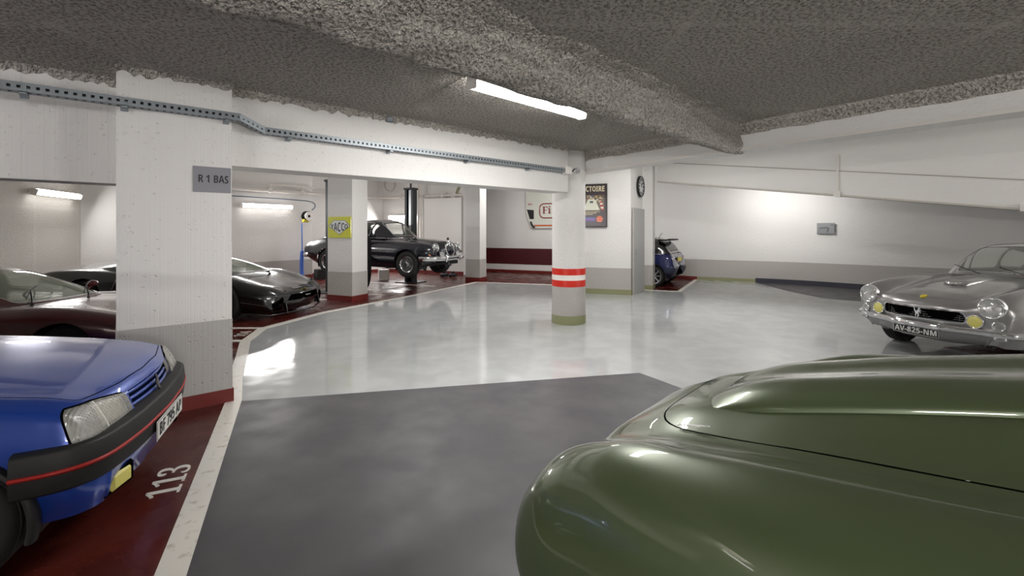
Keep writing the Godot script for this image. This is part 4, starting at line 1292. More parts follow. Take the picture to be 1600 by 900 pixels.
func build_silver_car() -> void:
	var body := paint("9c9a99", 0.85, 0.32)
	var o := car("silver_berlinetta", "metallic silver classic berlinetta with wide chrome grille, at right beyond the green bonnet", Vector2(7.27, 6.44), Vector2(-0.953, -0.302))
	var t0 := [-2.33, 0.36, 0.60, -2.36, 0.46, 0.72, -2.38, 0.60, 0.76, -2.38, 0.72, 0.75, -2.36, 0.80, 0.70, -2.35, 0.84, 0.6, -2.35, 0.85, 0.42, -2.35, 0.86, 0.2, -2.35, 0.86, 0]
	var rows := [
		end_row(t0, -0.01, 0.6, 0.95, 0.05), end_row(t0, -0.01, 0.6, 0.3, 0.7), t0,
		flat_row([-1.95, 0.28, 0.74, 0.42, 0.84, 0.62, 0.87, 0.80, 0.84, 0.89, 0.76, 0.93, 0.64, 0.94, 0.45, 0.95, 0.25, 0.95, 0]),
		flat_row([-1.3, 0.24, 0.80, 0.42, 0.90, 0.62, 0.94, 0.82, 0.90, 0.93, 0.80, 0.97, 0.66, 0.985, 0.45, 0.99, 0.25, 0.99, 0]),
		flat_row([-0.2, 0.22, 0.78, 0.40, 0.88, 0.62, 0.92, 0.82, 0.88, 0.92, 0.80, 0.96, 0.66, 0.98, 0.45, 0.99, 0.25, 0.99, 0]),
		flat_row([0.55, 0.22, 0.78, 0.42, 0.90, 0.62, 0.925, 0.82, 0.89, 0.92, 0.80, 0.955, 0.68, 0.945, 0.48, 0.985, 0.25, 1.0, 0]),
		flat_row([1.4, 0.24, 0.80, 0.42, 0.91, 0.62, 0.94, 0.80, 0.90, 0.905, 0.81, 0.945, 0.69, 0.90, 0.50, 0.93, 0.28, 0.935, 0]),
		flat_row([1.8, 0.26, 0.78, 0.42, 0.89, 0.62, 0.92, 0.77, 0.89, 0.87, 0.81, 0.91, 0.69, 0.84, 0.5, 0.865, 0.28, 0.87, 0]),
		[2.0, 0.27, 0.74, 2.03, 0.42, 0.84, 2.05, 0.60, 0.87, 2.06, 0.73, 0.855, 2.06, 0.82, 0.79, 2.06, 0.855, 0.68, 2.06, 0.79, 0.5, 2.08, 0.815, 0.28, 2.08, 0.82, 0],
		[2.1, 0.28, 0.70, 2.12, 0.42, 0.79, 2.13, 0.56, 0.82, 2.15, 0.67, 0.81, 2.17, 0.76, 0.75, 2.17, 0.78, 0.66, 2.2, 0.735, 0.5, 2.24, 0.755, 0.28, 2.25, 0.76, 0],
		[2.14, 0.30, 0.66, 2.17, 0.42, 0.74, 2.18, 0.53, 0.76, 2.19, 0.60, 0.75, 2.2, 0.65, 0.72, 2.205, 0.665, 0.64, 2.24, 0.67, 0.47, 2.32, 0.685, 0.26, 2.34, 0.69, 0],
		[2.14, 0.30, 0.62, 2.17, 0.40, 0.68, 2.19, 0.48, 0.70, 2.2, 0.53, 0.70, 2.205, 0.55, 0.68, 2.21, 0.56, 0.62, 2.235, 0.575, 0.46, 2.325, 0.59, 0.26, 2.345, 0.59, 0],
		[2.12, 0.29, 0.58, 2.16, 0.36, 0.63, 2.18, 0.42, 0.66, 2.19, 0.45, 0.66, 2.195, 0.46, 0.65, 2.2, 0.465, 0.6, 2.225, 0.475, 0.45, 2.31, 0.485, 0.26, 2.33, 0.485, 0],
		[2.08, 0.26, 0.5, 2.1, 0.27, 0.54, 2.12, 0.28, 0.56, 2.12, 0.285, 0.56, 2.12, 0.29, 0.55, 2.12, 0.29, 0.5, 2.14, 0.28, 0.4, 2.2, 0.27, 0.25, 2.22, 0.27, 0],
		[1.9, 0.24, 0.45, 1.92, 0.24, 0.5, 1.92, 0.24, 0.5, 1.92, 0.24, 0.5, 1.92, 0.24, 0.5, 1.92, 0.24, 0.45, 1.92, 0.24, 0.4, 1.95, 0.24, 0.25, 1.95, 0.24, 0],
	]
	var s := skin(rows, 8, 10)
	var arches := [[1.4, 0.345, 0.37, 0.55], [-1.3, 0.345, 0.37, 0.55]]
	s = cut_arches(s, arches)
	var hood := round_poly(pv([2.19, -0.42, 2.24, 0, 2.19, 0.42, 0.72, 0.52, 0.72, -0.52]), 0.1, 4)
	var hf := func(p: Vector3, _t: Vector2) -> float: return poly_sdf(Vector2(p.x, p.z), hood) if p.y > 0.72 and p.x > 0.55 else 1.0
	var c := s.cut(hf)
	var c2: Array = c[0].cut(func(p: Vector3, t: Vector2) -> float: return hf.call(p, t) + 0.003)
	obj("bonnet", c2[0].geo(), body, o); obj("shut_line", c2[1].pushed(-0.0015).geo(), M.gap, o)
	var gp := round_poly(pv([-0.45, 0.575, -0.43, 0.51, 0.43, 0.51, 0.45, 0.575, 0.42, 0.655, -0.42, 0.655]), 0.05, 4)
	var gf := func(p: Vector3, _t: Vector2) -> float: return poly_sdf(Vector2(p.z, p.y), gp) if p.x > 2.0 else 1.0
	c = c[1].cut(gf)
	obj("body", c[1].geo(), body, o)
	c2 = c[0].cut(func(p: Vector3, t: Vector2) -> float: return gf.call(p, t) + 0.012)
	var gr := obj("grille", c2[0].pushed(-0.05).geo(), M.gap, o)
	obj("grille_frame", c2[1].pushed(0.004).geo(), M.chrome, gr)
	var fx := func(z: float) -> float: return 2.325 - 0.55 * z * z - 0.03
	var g := Geo.new()
	for k in 6:
		var pth := PackedVector3Array()
		for i in 17:
			var z := lerpf(-0.435, 0.435, i / 16.0)
			pth.append(Vector3(fx.call(z), 0.522 + k * 0.0235, z))
		g.tube(pth, 0.0034, 5)
	for i in 19:
		var z := (i - 9) * 0.046
		g.box(Vector3(fx.call(z) - 0.006, 0.583, z), Vector3(0.012, 0.135, 0.004))
	obj("grille_bars", g, M.steel, gr)
	g = Geo.new(); g.extrude(poly_scaled(HORSE, 0.11), Vector3(2.325, 0.588, 0), Vector3(0, 0, -0.8), Vector3(0, 1.15, 0), Vector3(0.006, 0, 0))
	obj("horse_emblem", g, M.chrome, gr)
	# enamel badge
	var bx := Basis(Vector3(0, 0, 1), 1.1)
	g = Geo.new(); g.extrude(round_poly(pv([-0.03, 0.04, -0.03, -0.02, 0, -0.042, 0.03, -0.02, 0.03, 0.04]), 0.012), Vector3(2.225, 0.772, 0), Vector3(0, 0, 1), Vector3(-0.93, 0.3, 0).normalized(), Vector3(0.3, 0.93, 0).normalized() * 0.012)
	obj("enamel_badge", g, mat("d9c521", 0.25), o, "yellow enamel badge")
	# bumper of chrome, wrapped round the nose
	var bp := pts3([1.86, 0, 0.95, 2.02, 0, 0.90, 2.14, 0, 0.82, 2.2, 0, 0.70, 2.235, 0, 0.55, 2.29, 0, 0.40, 2.36, 0, 0.2, 2.38, 0, 0])
	for i in range(6, -1, -1): bp.append(Vector3(bp[i].x, 0, -bp[i].z))
	bp = smooth_path(bp, 4)
	g = Geo.new(); strip_along(g, bp, pv([-0.03, 0.475, 0.0, 0.482, 0.018, 0.47, 0.026, 0.445, 0.018, 0.415, 0.0, 0.40, -0.03, 0.41]))
	obj("bumper", g, M.chrome, o, "chrome bumper")
	for sg: float in [-1.0, 1.0]:
		round_light(o, "headlamp", Vector3(2.23, 0.728, sg * 0.662), Vector3(1, 0.05, sg * 0.12), 0.1, M.lens, 0.16)
		round_light(o, "fog_lamp", Vector3(2.245, 0.555, sg * 0.52), Vector3(1, 0.0, sg * 0.12), 0.066, M.lens_yellow, 0.16, null, "yellow fog lamp")
		round_light(o, "side_lamp", Vector3(2.205, 0.53, sg * 0.71), Vector3(1, -0.1, sg * 0.5), 0.042, M.lens, 0.3)
		g = Geo.new(); g.box(Vector3(2.2, 0.40, sg * 0.72), Vector3(0.05, 0.05, 0.1), Basis(Vector3.UP, sg * -0.6), 0.015); obj("bumper_end", g, M.chrome, o)
	number_plate(o, Transform3D(Basis(Vector3(0, 0, -1), Vector3(0, 1, 0), Vector3(1, 0, 0)), Vector3(2.37, 0.36, 0)), 0.5, 0.105, "AV-825-NM", 0.088, M.plate_black, M.plate_char)
	wells(o, arches, 0.88)
	# air intake with a chrome mouth on the bonnet
	var sc: Array = []
	for r: Array in [[1.66, 0.905, 0.10, -0.012], [1.64, 0.91, 0.12, 0.0], [1.6, 0.915, 0.125, 0.02], [1.45, 0.93, 0.13, 0.03], [1.1, 0.955, 0.13, 0.022], [0.8, 0.975, 0.12, 0.0]]:
		sc.append([r[0], r[1] - 0.03, r[2] + 0.01, r[0], r[1] + r[3] * 0.5, r[2] + 0.0, r[0], r[1] + r[3], r[2] - 0.03, r[0], r[1] + r[3] + 0.008, 0])
	obj("bonnet_scoop", skin(sc, 5, 6).geo(), body, o)
	g = Geo.new()
	for k in 3: g.tube(pts3([1.62, 0.918 + k * 0.009, -0.105, 1.665, 0.913 + k * 0.009, -0.05, 1.672, 0.913 + k * 0.009, 0.05, 1.62, 0.918 + k * 0.009, 0.105]), 0.004, 5)
	obj("scoop_grille", g, M.chrome, o)
	cabin(o, [
		[0.42, 0.94, 0.76, 0.45, 0.95, 0.74, 0.62, 0.96, 0.58, 0.76, 0.985, 0.28, 0.79, 0.995, 0],
		[0.2, 0.94, 0.77, 0.22, 1.10, 0.71, 0.36, 1.18, 0.57, 0.45, 1.22, 0.28, 0.47, 1.23, 0],
		[-0.1, 0.94, 0.77, -0.05, 1.20, 0.68, 0.0, 1.33, 0.56, 0.06, 1.375, 0.28, 0.07, 1.385, 0],
		[-0.5, 0.94, 0.77, -0.5, 1.22, 0.68, -0.5, 1.36, 0.56, -0.5, 1.41, 0.28, -0.5, 1.42, 0],
		[-1.0, 0.94, 0.76, -1.0, 1.18, 0.67, -1.0, 1.31, 0.56, -1.0, 1.37, 0.28, -1.0, 1.38, 0],
		[-1.75, 0.92, 0.68, -1.7, 1.04, 0.6, -1.68, 1.11, 0.5, -1.68, 1.16, 0.26, -1.68, 1.17, 0],
		[-2.2, 0.88, 0.55, -2.18, 0.9, 0.5, -2.15, 0.92, 0.42, -2.15, 0.94, 0.24, -2.15, 0.95, 0],
	], body, [[2.15, 5.85, 0.12, 1.9, 0.05, 0.28, 0.4], [0.2, 1.8, 1.55, 1.98, 0.02, 0.22, 0.4], [0.2, 1.8, 2.06, 3.5, 0.04, 0.22, 0.45], [0.25, 1.7, 3.6, 4.5, 0.08, 0.2, 0.5], [2.2, 5.8, 4.15, 5.6, 0.06, 0.25, 0.45]], M.chrome, 8, 8, 0.014)
	for sg: float in [-1.0, 1.0]:
		g = Geo.new(); g.tube(pts3([0.83, 1.0, 0.25 * sg - 0.1, 0.78, 1.03, 0.25 * sg, 0.66, 1.1, 0.25 * sg + 0.28]), 0.006, 5); obj("wiper", g, M.black, o)
	simple_seat(o, Vector3(-0.4, 0.5, 0.36), M.seat, 0.5); simple_seat(o, Vector3(-0.4, 0.5, -0.36), M.seat, 0.5)
	steering_wheel(o, Vector3(0.15, 0.95, -0.36))
	g = Geo.new(); g.box(Vector3(0.0, 0.26, 0), Vector3(3.6, 0.06, 1.4)); obj("underbody", g, M.black, o)
	wheels(o, make_wheel(0.345, 0.19, "wire", M.chrome, 0.21), [[1.4, 0.345, 0.76, 0], [1.4, 0.345, -0.76, 0], [-1.3, 0.345, 0.76, 0], [-1.3, 0.345, -0.76, 0]])

# ------------------------------------------------------------------ maroon sports car behind the broad pillar
func build_maroon_car() -> void:
	var body := paint("4a1114", 0.15, 0.3)
	var o := car("maroon_sports_car", "maroon low sports car with raked windscreen, nose behind the broad pillar", Vector2(-5.77, 5.42), Vector2(1.0, 0.0))
	var t0 := [-2.1, 0.34, 0.60, -2.13, 0.46, 0.72, -2.14, 0.58, 0.76, -2.14, 0.68, 0.75, -2.12, 0.75, 0.70, -2.11, 0.78, 0.6, -2.1, 0.79, 0.42, -2.1, 0.79, 0.2, -2.1, 0.79, 0]
	var rows := [
		end_row(t0, -0.01, 0.56, 0.95, 0.05), end_row(t0, -0.01, 0.56, 0.3, 0.7), t0,
		flat_row([-1.2, 0.2, 0.76, 0.38, 0.86, 0.58, 0.88, 0.74, 0.84, 0.81, 0.76, 0.83, 0.64, 0.84, 0.45, 0.84, 0.25, 0.84, 0]),
		flat_row([-0.2, 0.18, 0.74, 0.36, 0.83, 0.56, 0.86, 0.70, 0.83, 0.77, 0.75, 0.79, 0.64, 0.80, 0.45, 0.81, 0.25, 0.81, 0]),
		flat_row([0.5, 0.18, 0.74, 0.38, 0.84, 0.58, 0.865, 0.72, 0.83, 0.785, 0.74, 0.80, 0.64, 0.79, 0.48, 0.80, 0.25, 0.805, 0]),
		flat_row([1.3, 0.2, 0.75, 0.38, 0.85, 0.58, 0.87, 0.72, 0.83, 0.785, 0.73, 0.795, 0.63, 0.765, 0.48, 0.755, 0.25, 0.755, 0]),
		flat_row([1.75, 0.2, 0.70, 0.36, 0.80, 0.52, 0.82, 0.64, 0.78, 0.70, 0.70, 0.71, 0.6, 0.68, 0.46, 0.67, 0.25, 0.67, 0]),
		[2.0, 0.22, 0.6, 2.02, 0.34, 0.68, 2.04, 0.45, 0.70, 2.05, 0.53, 0.67, 2.06, 0.57, 0.62, 2.07, 0.575, 0.54, 2.09, 0.565, 0.4, 2.1, 0.56, 0.22, 2.1, 0.56, 0],
		[2.03, 0.22, 0.56, 2.06, 0.28, 0.62, 2.08, 0.36, 0.64, 2.09, 0.40, 0.62, 2.1, 0.42, 0.58, 2.11, 0.42, 0.5, 2.13, 0.41, 0.36, 2.14, 0.41, 0.2, 2.14, 0.41, 0],
		[1.95, 0.2, 0.5, 1.97, 0.2, 0.55, 1.98, 0.2, 0.56, 1.98, 0.2, 0.55, 1.98, 0.2, 0.52, 1.98, 0.2, 0.45, 2.0, 0.2, 0.33, 2.02, 0.2, 0.2, 2.02, 0.2, 0],
	]
	var s := skin(rows, 6, 8)
	var arches := [[1.3, 0.32, 0.36, 0.5], [-1.2, 0.32, 0.36, 0.5]]
	s = cut_arches(s, arches)
	var hood := round_poly(pv([1.85, -0.5, 1.85, 0.5, 0.75, 0.55, 0.75, -0.55]), 0.08, 3)
	var hf := func(p: Vector3, _t: Vector2) -> float: return poly_sdf(Vector2(p.x, p.z), hood) if p.y > 0.62 and p.x > 0.5 else 1.0
	var c := s.cut(hf)
	var c2: Array = c[0].cut(func(p: Vector3, t: Vector2) -> float: return hf.call(p, t) + 0.004)
	obj("bonnet", c2[0].geo(), body, o); obj("shut_line", c2[1].pushed(-0.0015).geo(), M.gap, o)
	obj("body", c[1].geo(), body, o)
	wells(o, arches, 0.82)
	cabin(o, [
		[0.28, 0.77, 0.70, 0.32, 0.775, 0.68, 0.5, 0.79, 0.5, 0.62, 0.80, 0.25, 0.64, 0.80, 0],
		[-0.1, 0.77, 0.72, -0.05, 0.88, 0.66, 0.08, 0.93, 0.52, 0.14, 0.96, 0.26, 0.15, 0.965, 0],
		[-0.6, 0.77, 0.73, -0.55, 1.00, 0.64, -0.48, 1.08, 0.52, -0.45, 1.12, 0.27, -0.45, 1.13, 0],
		[-0.95, 0.78, 0.73, -0.95, 1.02, 0.64, -0.95, 1.12, 0.52, -0.95, 1.155, 0.27, -0.95, 1.16, 0],
		[-1.35, 0.8, 0.72, -1.35, 0.98, 0.63, -1.35, 1.07, 0.51, -1.35, 1.10, 0.27, -1.35, 1.11, 0],
		[-1.85, 0.8, 0.68, -1.8, 0.85, 0.6, -1.8, 0.88, 0.5, -1.8, 0.9, 0.26, -1.8, 0.905, 0],
		[-2.0, 0.77, 0.62, -1.98, 0.78, 0.57, -1.98, 0.79, 0.48, -1.98, 0.79, 0.24, -1.98, 0.79, 0],
	], body, [[2.1, 5.9, 0.1, 1.93, 0.05, 0.25, 0.5], [0.25, 1.75, 1.2, 2.9, 0.05, 0.2, 0.45], [2.2, 5.8, 4.1, 4.9, 0.06, 0.25, 0.45]], M.chrome, 6, 8, 0.016, M.window_green)
	var g: Geo
	for sg: float in [-1.0, 1.0]:
		g = Geo.new()
		var mx := sg * 0.86
		var pr := PackedVector2Array()
		for i in 9: pr.append(Vector2(sin(PI * i / 8.0) * 0.055, -0.075 + 0.15 * i / 8.0))
		var lg := Geo.new(); lg.lathe(pr, Vector3.ZERO, Vector3(1, 0, 0), 14)
		g.add(lg, Transform3D(Basis().scaled(Vector3(1.1, 0.75, 1.5)), Vector3(0.05, 0.88, mx)))
		g.tube(pts3([0.05, 0.86, mx, 0.06, 0.8, sg * 0.77]), 0.014, 6)
		obj("door_mirror", g, body, o)
	for k: Array in [[0.44, 0.42], [0.56, -0.12]]:
		g = Geo.new()
		g.tube(pts3([k[0] + 0.12, 0.795, k[1], k[0] + 0.1, 0.84, k[1] - 0.02, k[0] - 0.02, 0.93, k[1] - 0.12]), 0.008, 5)
		g.tube(pts3([k[0] + 0.12, 0.86, k[1] + 0.06, k[0] - 0.02, 0.93, k[1] - 0.12, k[0] - 0.1, 0.96, k[1] - 0.26]), 0.006, 5)
		g.lathe(pv([0.016, 0.0, 0.016, 0.03, 0.0, 0.035]), Vector3(k[0] + 0.12, 0.78, k[1]), Vector3.UP, 10)
		obj("wiper", g, M.black, o)
	simple_seat(o, Vector3(-0.75, 0.38, 0.36), M.seat, 0.45); simple_seat(o, Vector3(-0.75, 0.38, -0.36), M.seat, 0.45)
	steering_wheel(o, Vector3(-0.2, 0.74, -0.36))
	g = Geo.new(); g.box(Vector3(0.0, 0.22, 0), Vector3(3.4, 0.06, 1.3)); obj("underbody", g, M.black, o)
	wheels(o, make_wheel(0.32, 0.21, "star", M.alloy, 0.2), [[1.3, 0.32, 0.72, 0], [1.3, 0.32, -0.72, 0], [-1.2, 0.32, 0.73, 0], [-1.2, 0.32, -0.73, 0]])

# ------------------------------------------------------------------ black wedge-shaped supercar
func build_black_car() -> void:
	var body := paint("0b0b0c", 0.0, 0.25)
	var o := car("black_supercar", "black wedge-shaped supercar seen on both sides of the broad pillar", Vector2(-6.34, 9.18), Vector2(0.994, -0.11))
	var t0 := [-2.28, 0.35, 0.6, -2.3, 0.45, 0.8, -2.32, 0.55, 0.88, -2.32, 0.68, 0.88, -2.3, 0.76, 0.84, -2.28, 0.78, 0.7, -2.28, 0.79, 0.5, -2.28, 0.79, 0.25, -2.28, 0.79, 0]
	var rows := [
		end_row(t0, -0.01, 0.6, 0.95, 0.05), end_row(t0, -0.01, 0.6, 0.2, 0.85), t0,
		flat_row([-1.35, 0.13, 0.85, 0.35, 1.0, 0.58, 1.0, 0.76, 0.95, 0.86, 0.88, 0.89, 0.75, 0.89, 0.5, 0.91, 0.25, 0.92, 0]),
		flat_row([-0.5, 0.12, 0.85, 0.3, 0.95, 0.5, 0.93, 0.68, 0.95, 0.8, 0.88, 0.84, 0.78, 0.86, 0.6, 0.88, 0.3, 0.88, 0]),
		flat_row([0.5, 0.12, 0.85, 0.28, 0.95, 0.5, 0.96, 0.66, 0.94, 0.76, 0.86, 0.80, 0.78, 0.80, 0.6, 0.82, 0.3, 0.82, 0]),
		flat_row([1.35, 0.13, 0.88, 0.35, 0.99, 0.55, 1.0, 0.68, 0.95, 0.76, 0.86, 0.775, 0.76, 0.74, 0.55, 0.76, 0.28, 0.77, 0]),
		flat_row([1.85, 0.13, 0.85, 0.3, 0.95, 0.45, 0.96, 0.56, 0.92, 0.63, 0.84, 0.645, 0.74, 0.60, 0.5, 0.625, 0.25, 0.63, 0]),
		[2.08, 0.12, 0.82, 2.1, 0.25, 0.90, 2.12, 0.38, 0.90, 2.13, 0.46, 0.86, 2.14, 0.53, 0.78, 2.15, 0.545, 0.70, 2.18, 0.51, 0.48, 2.2, 0.525, 0.25, 2.2, 0.53, 0],
		[2.14, 0.11, 0.78, 2.18, 0.2, 0.84, 2.2, 0.3, 0.84, 2.22, 0.38, 0.80, 2.24, 0.43, 0.74, 2.26, 0.44, 0.66, 2.32, 0.42, 0.46, 2.37, 0.43, 0.22, 2.38, 0.43, 0],
		[2.16, 0.10, 0.76, 2.2, 0.16, 0.8, 2.22, 0.22, 0.8, 2.24, 0.27, 0.78, 2.25, 0.3, 0.72, 2.27, 0.31, 0.64, 2.33, 0.31, 0.44, 2.39, 0.31, 0.22, 2.4, 0.31, 0],
		[2.1, 0.10, 0.7, 2.12, 0.11, 0.74, 2.14, 0.12, 0.74, 2.15, 0.13, 0.72, 2.16, 0.13, 0.68, 2.18, 0.13, 0.6, 2.24, 0.13, 0.42, 2.3, 0.13, 0.22, 2.3, 0.13, 0],
	]
	var s := skin(rows, 6, 8)
	var arches := [[1.35, 0.33, 0.375, 0.6], [-1.35, 0.345, 0.385, 0.6]]
	s = cut_arches(s, arches)
	# slanted lamp units
	var lamp := pv([2.12, 0.42, 2.02, 0.5, 1.62, 0.78, 1.58, 0.86, 1.75, 0.84, 2.0, 0.74, 2.13, 0.62])
	var lf := func(p: Vector3, _t: Vector2) -> float: return poly_sdf(Vector2(p.x, absf(p.z)), lamp) if p.y > 0.42 and p.x > 1.3 else 1.0
	var c := s.cut(lf)
	s = c[1]
	for h: Shell in c[0].cut(func(p: Vector3, _t: Vector2) -> float: return p.z):
		var ln := Node3D.new(); ln.name = "headlamp"; o.add_child(ln, true)
		obj("bowl", h.pushed(-0.03).geo(), M.dark_steel, ln)
		obj("cover", h.geo(), M.lens, ln)
		var sg := signf(h.v[0].z)
		var gl := Geo.new()
		gl.tube(pts3([1.72, 0.665, 0.82 * sg, 1.86, 0.625, 0.72 * sg, 2.0, 0.575, 0.66 * sg]), 0.012, 6)
		gl.tube(pts3([1.86, 0.625, 0.78 * sg, 2.02, 0.56, 0.7 * sg]), 0.014, 6)
		obj("light_strip", gl, M.chrome, ln)
	# front intakes
	var mouth := pv([-0.52, 0.31, -0.44, 0.42, 0.44, 0.42, 0.52, 0.31])
	var side_mouth := pv([0.56, 0.15, 0.60, 0.40, 0.83, 0.30, 0.80, 0.15])
	var mf := func(p: Vector3, _t: Vector2) -> float: return minf(poly_sdf(Vector2(p.z, p.y), mouth), poly_sdf(Vector2(absf(p.z), p.y), side_mouth)) if p.x > 2.05 else 1.0
	c = s.cut(mf)
	obj("body", c[1].geo(), body, o)
	obj("intake_recess", c[0].pushed(-0.08).geo(), M.gap, o)
	var g := Geo.new()
	for sg: float in [-1.0, 1.0]:
		var pth := pts3([2.0, 0.10, 0.93 * sg, 2.18, 0.10, 0.84 * sg, 2.28, 0.10, 0.62 * sg, 2.34, 0.10, 0.4 * sg, 2.42, 0.10, 0.2 * sg, 2.43, 0.10, 0])
		g.tube(smooth_path(pth, 4), 0.016, 6, true, false, Vector3.UP, 1.0)
	obj("front_splitter", g, body, o)
	for sg: float in [-1.0, 1.0]:
		g = Geo.new(); g.box(Vector3(2.3, 0.2, 0.55 * sg), Vector3(0.06, 0.17, 0.025), Basis(Vector3(0, 0, 1), 0.2), 0.008); obj("intake_fin", g, body, o)
		g = Geo.new(); g.box(Vector3(-0.75, 0.6, 0.955 * sg), Vector3(0.02, 0.26, 0.03), Basis(Vector3(0, 0, 1), -0.5), 0.008); obj("side_vent_blade", g, M.alloy, o)
	g = Geo.new(); g.extrude(round_poly(pv([-0.035, 0.03, -0.03, -0.02, 0, -0.04, 0.03, -0.02, 0.035, 0.03]), 0.01), Vector3(2.345, 0.46, 0), Vector3(0, 0, 1), Vector3(-0.75, 0.6, 0), Vector3(0.02, 0.025, 0)); obj("shield_badge", g, mat("6f6444", 0.4, 0.6), o)
	g = Geo.new(); g.box(Vector3(2.41, 0.37, 0.0), Vector3(0.012, 0.02, 0.16), Basis(), 0.003); obj("nose_script", g, M.chrome, o)
	wells(o, arches, 0.92)
	cabin(o, [
		[1.0, 0.785, 0.80, 1.1, 0.79, 0.74, 1.3, 0.80, 0.55, 1.45, 0.795, 0.28, 1.48, 0.795, 0],
		[0.55, 0.79, 0.84, 0.6, 0.90, 0.72, 0.75, 0.96, 0.55, 0.85, 1.0, 0.28, 0.86, 1.01, 0],
		[0.1, 0.8, 0.86, 0.1, 0.97, 0.72, 0.2, 1.05, 0.56, 0.3, 1.105, 0.3, 0.3, 1.115, 0],
		[-0.3, 0.82, 0.86, -0.3, 0.98, 0.74, -0.3, 1.07, 0.58, -0.3, 1.12, 0.3, -0.3, 1.13, 0],
		[-0.8, 0.84, 0.86, -0.8, 0.95, 0.78, -0.8, 1.02, 0.6, -0.8, 1.06, 0.3, -0.8, 1.07, 0],
		[-1.6, 0.83, 0.8, -1.55, 0.87, 0.72, -1.55, 0.90, 0.55, -1.55, 0.93, 0.28, -1.55, 0.94, 0],
		[-2.25, 0.765, 0.75, -2.25, 0.77, 0.7, -2.25, 0.78, 0.5, -2.25, 0.785, 0.26, -2.25, 0.785, 0],
	], body, [[1.9, 6.1, 0.1, 1.9, 0.05, 0.25, 0.5], [0.3, 1.7, 1.0, 3.3, 0.05, 0.2, 0.45], [2.4, 5.6, 4.1, 5.2, 0.06, 0.25, 0.6]], body, 6, 8, 0.012, M.window_green)
	for sg: float in [1.0]:
		g = Geo.new(); g.box(Vector3(0.72, 0.93, sg * 1.02), Vector3(0.12, 0.11, 0.2), Basis(Vector3.UP, sg * 0.3), 0.035); g.tube(pts3([0.75, 0.88, sg * 0.95, 0.78, 0.78, sg * 0.84]), 0.014, 5); obj("door_mirror", g, body, o)
	simple_seat(o, Vector3(0.0, 0.32, 0.36), M.interior, 0.5); simple_seat(o, Vector3(0.0, 0.32, -0.36), M.interior, 0.5)
	g = Geo.new(); g.box(Vector3(0.0, 0.16, 0), Vector3(3.8, 0.06, 1.5)); obj("underbody", g, M.black, o)
	wheels(o, make_wheel(0.335, 0.26, "star", M.dark_steel, 0.25), [[1.35, 0.335, 0.86, 0], [1.35, 0.335, -0.86, 0], [-1.35, 0.345, 0.84, 0], [-1.35, 0.345, -0.84, 0]])

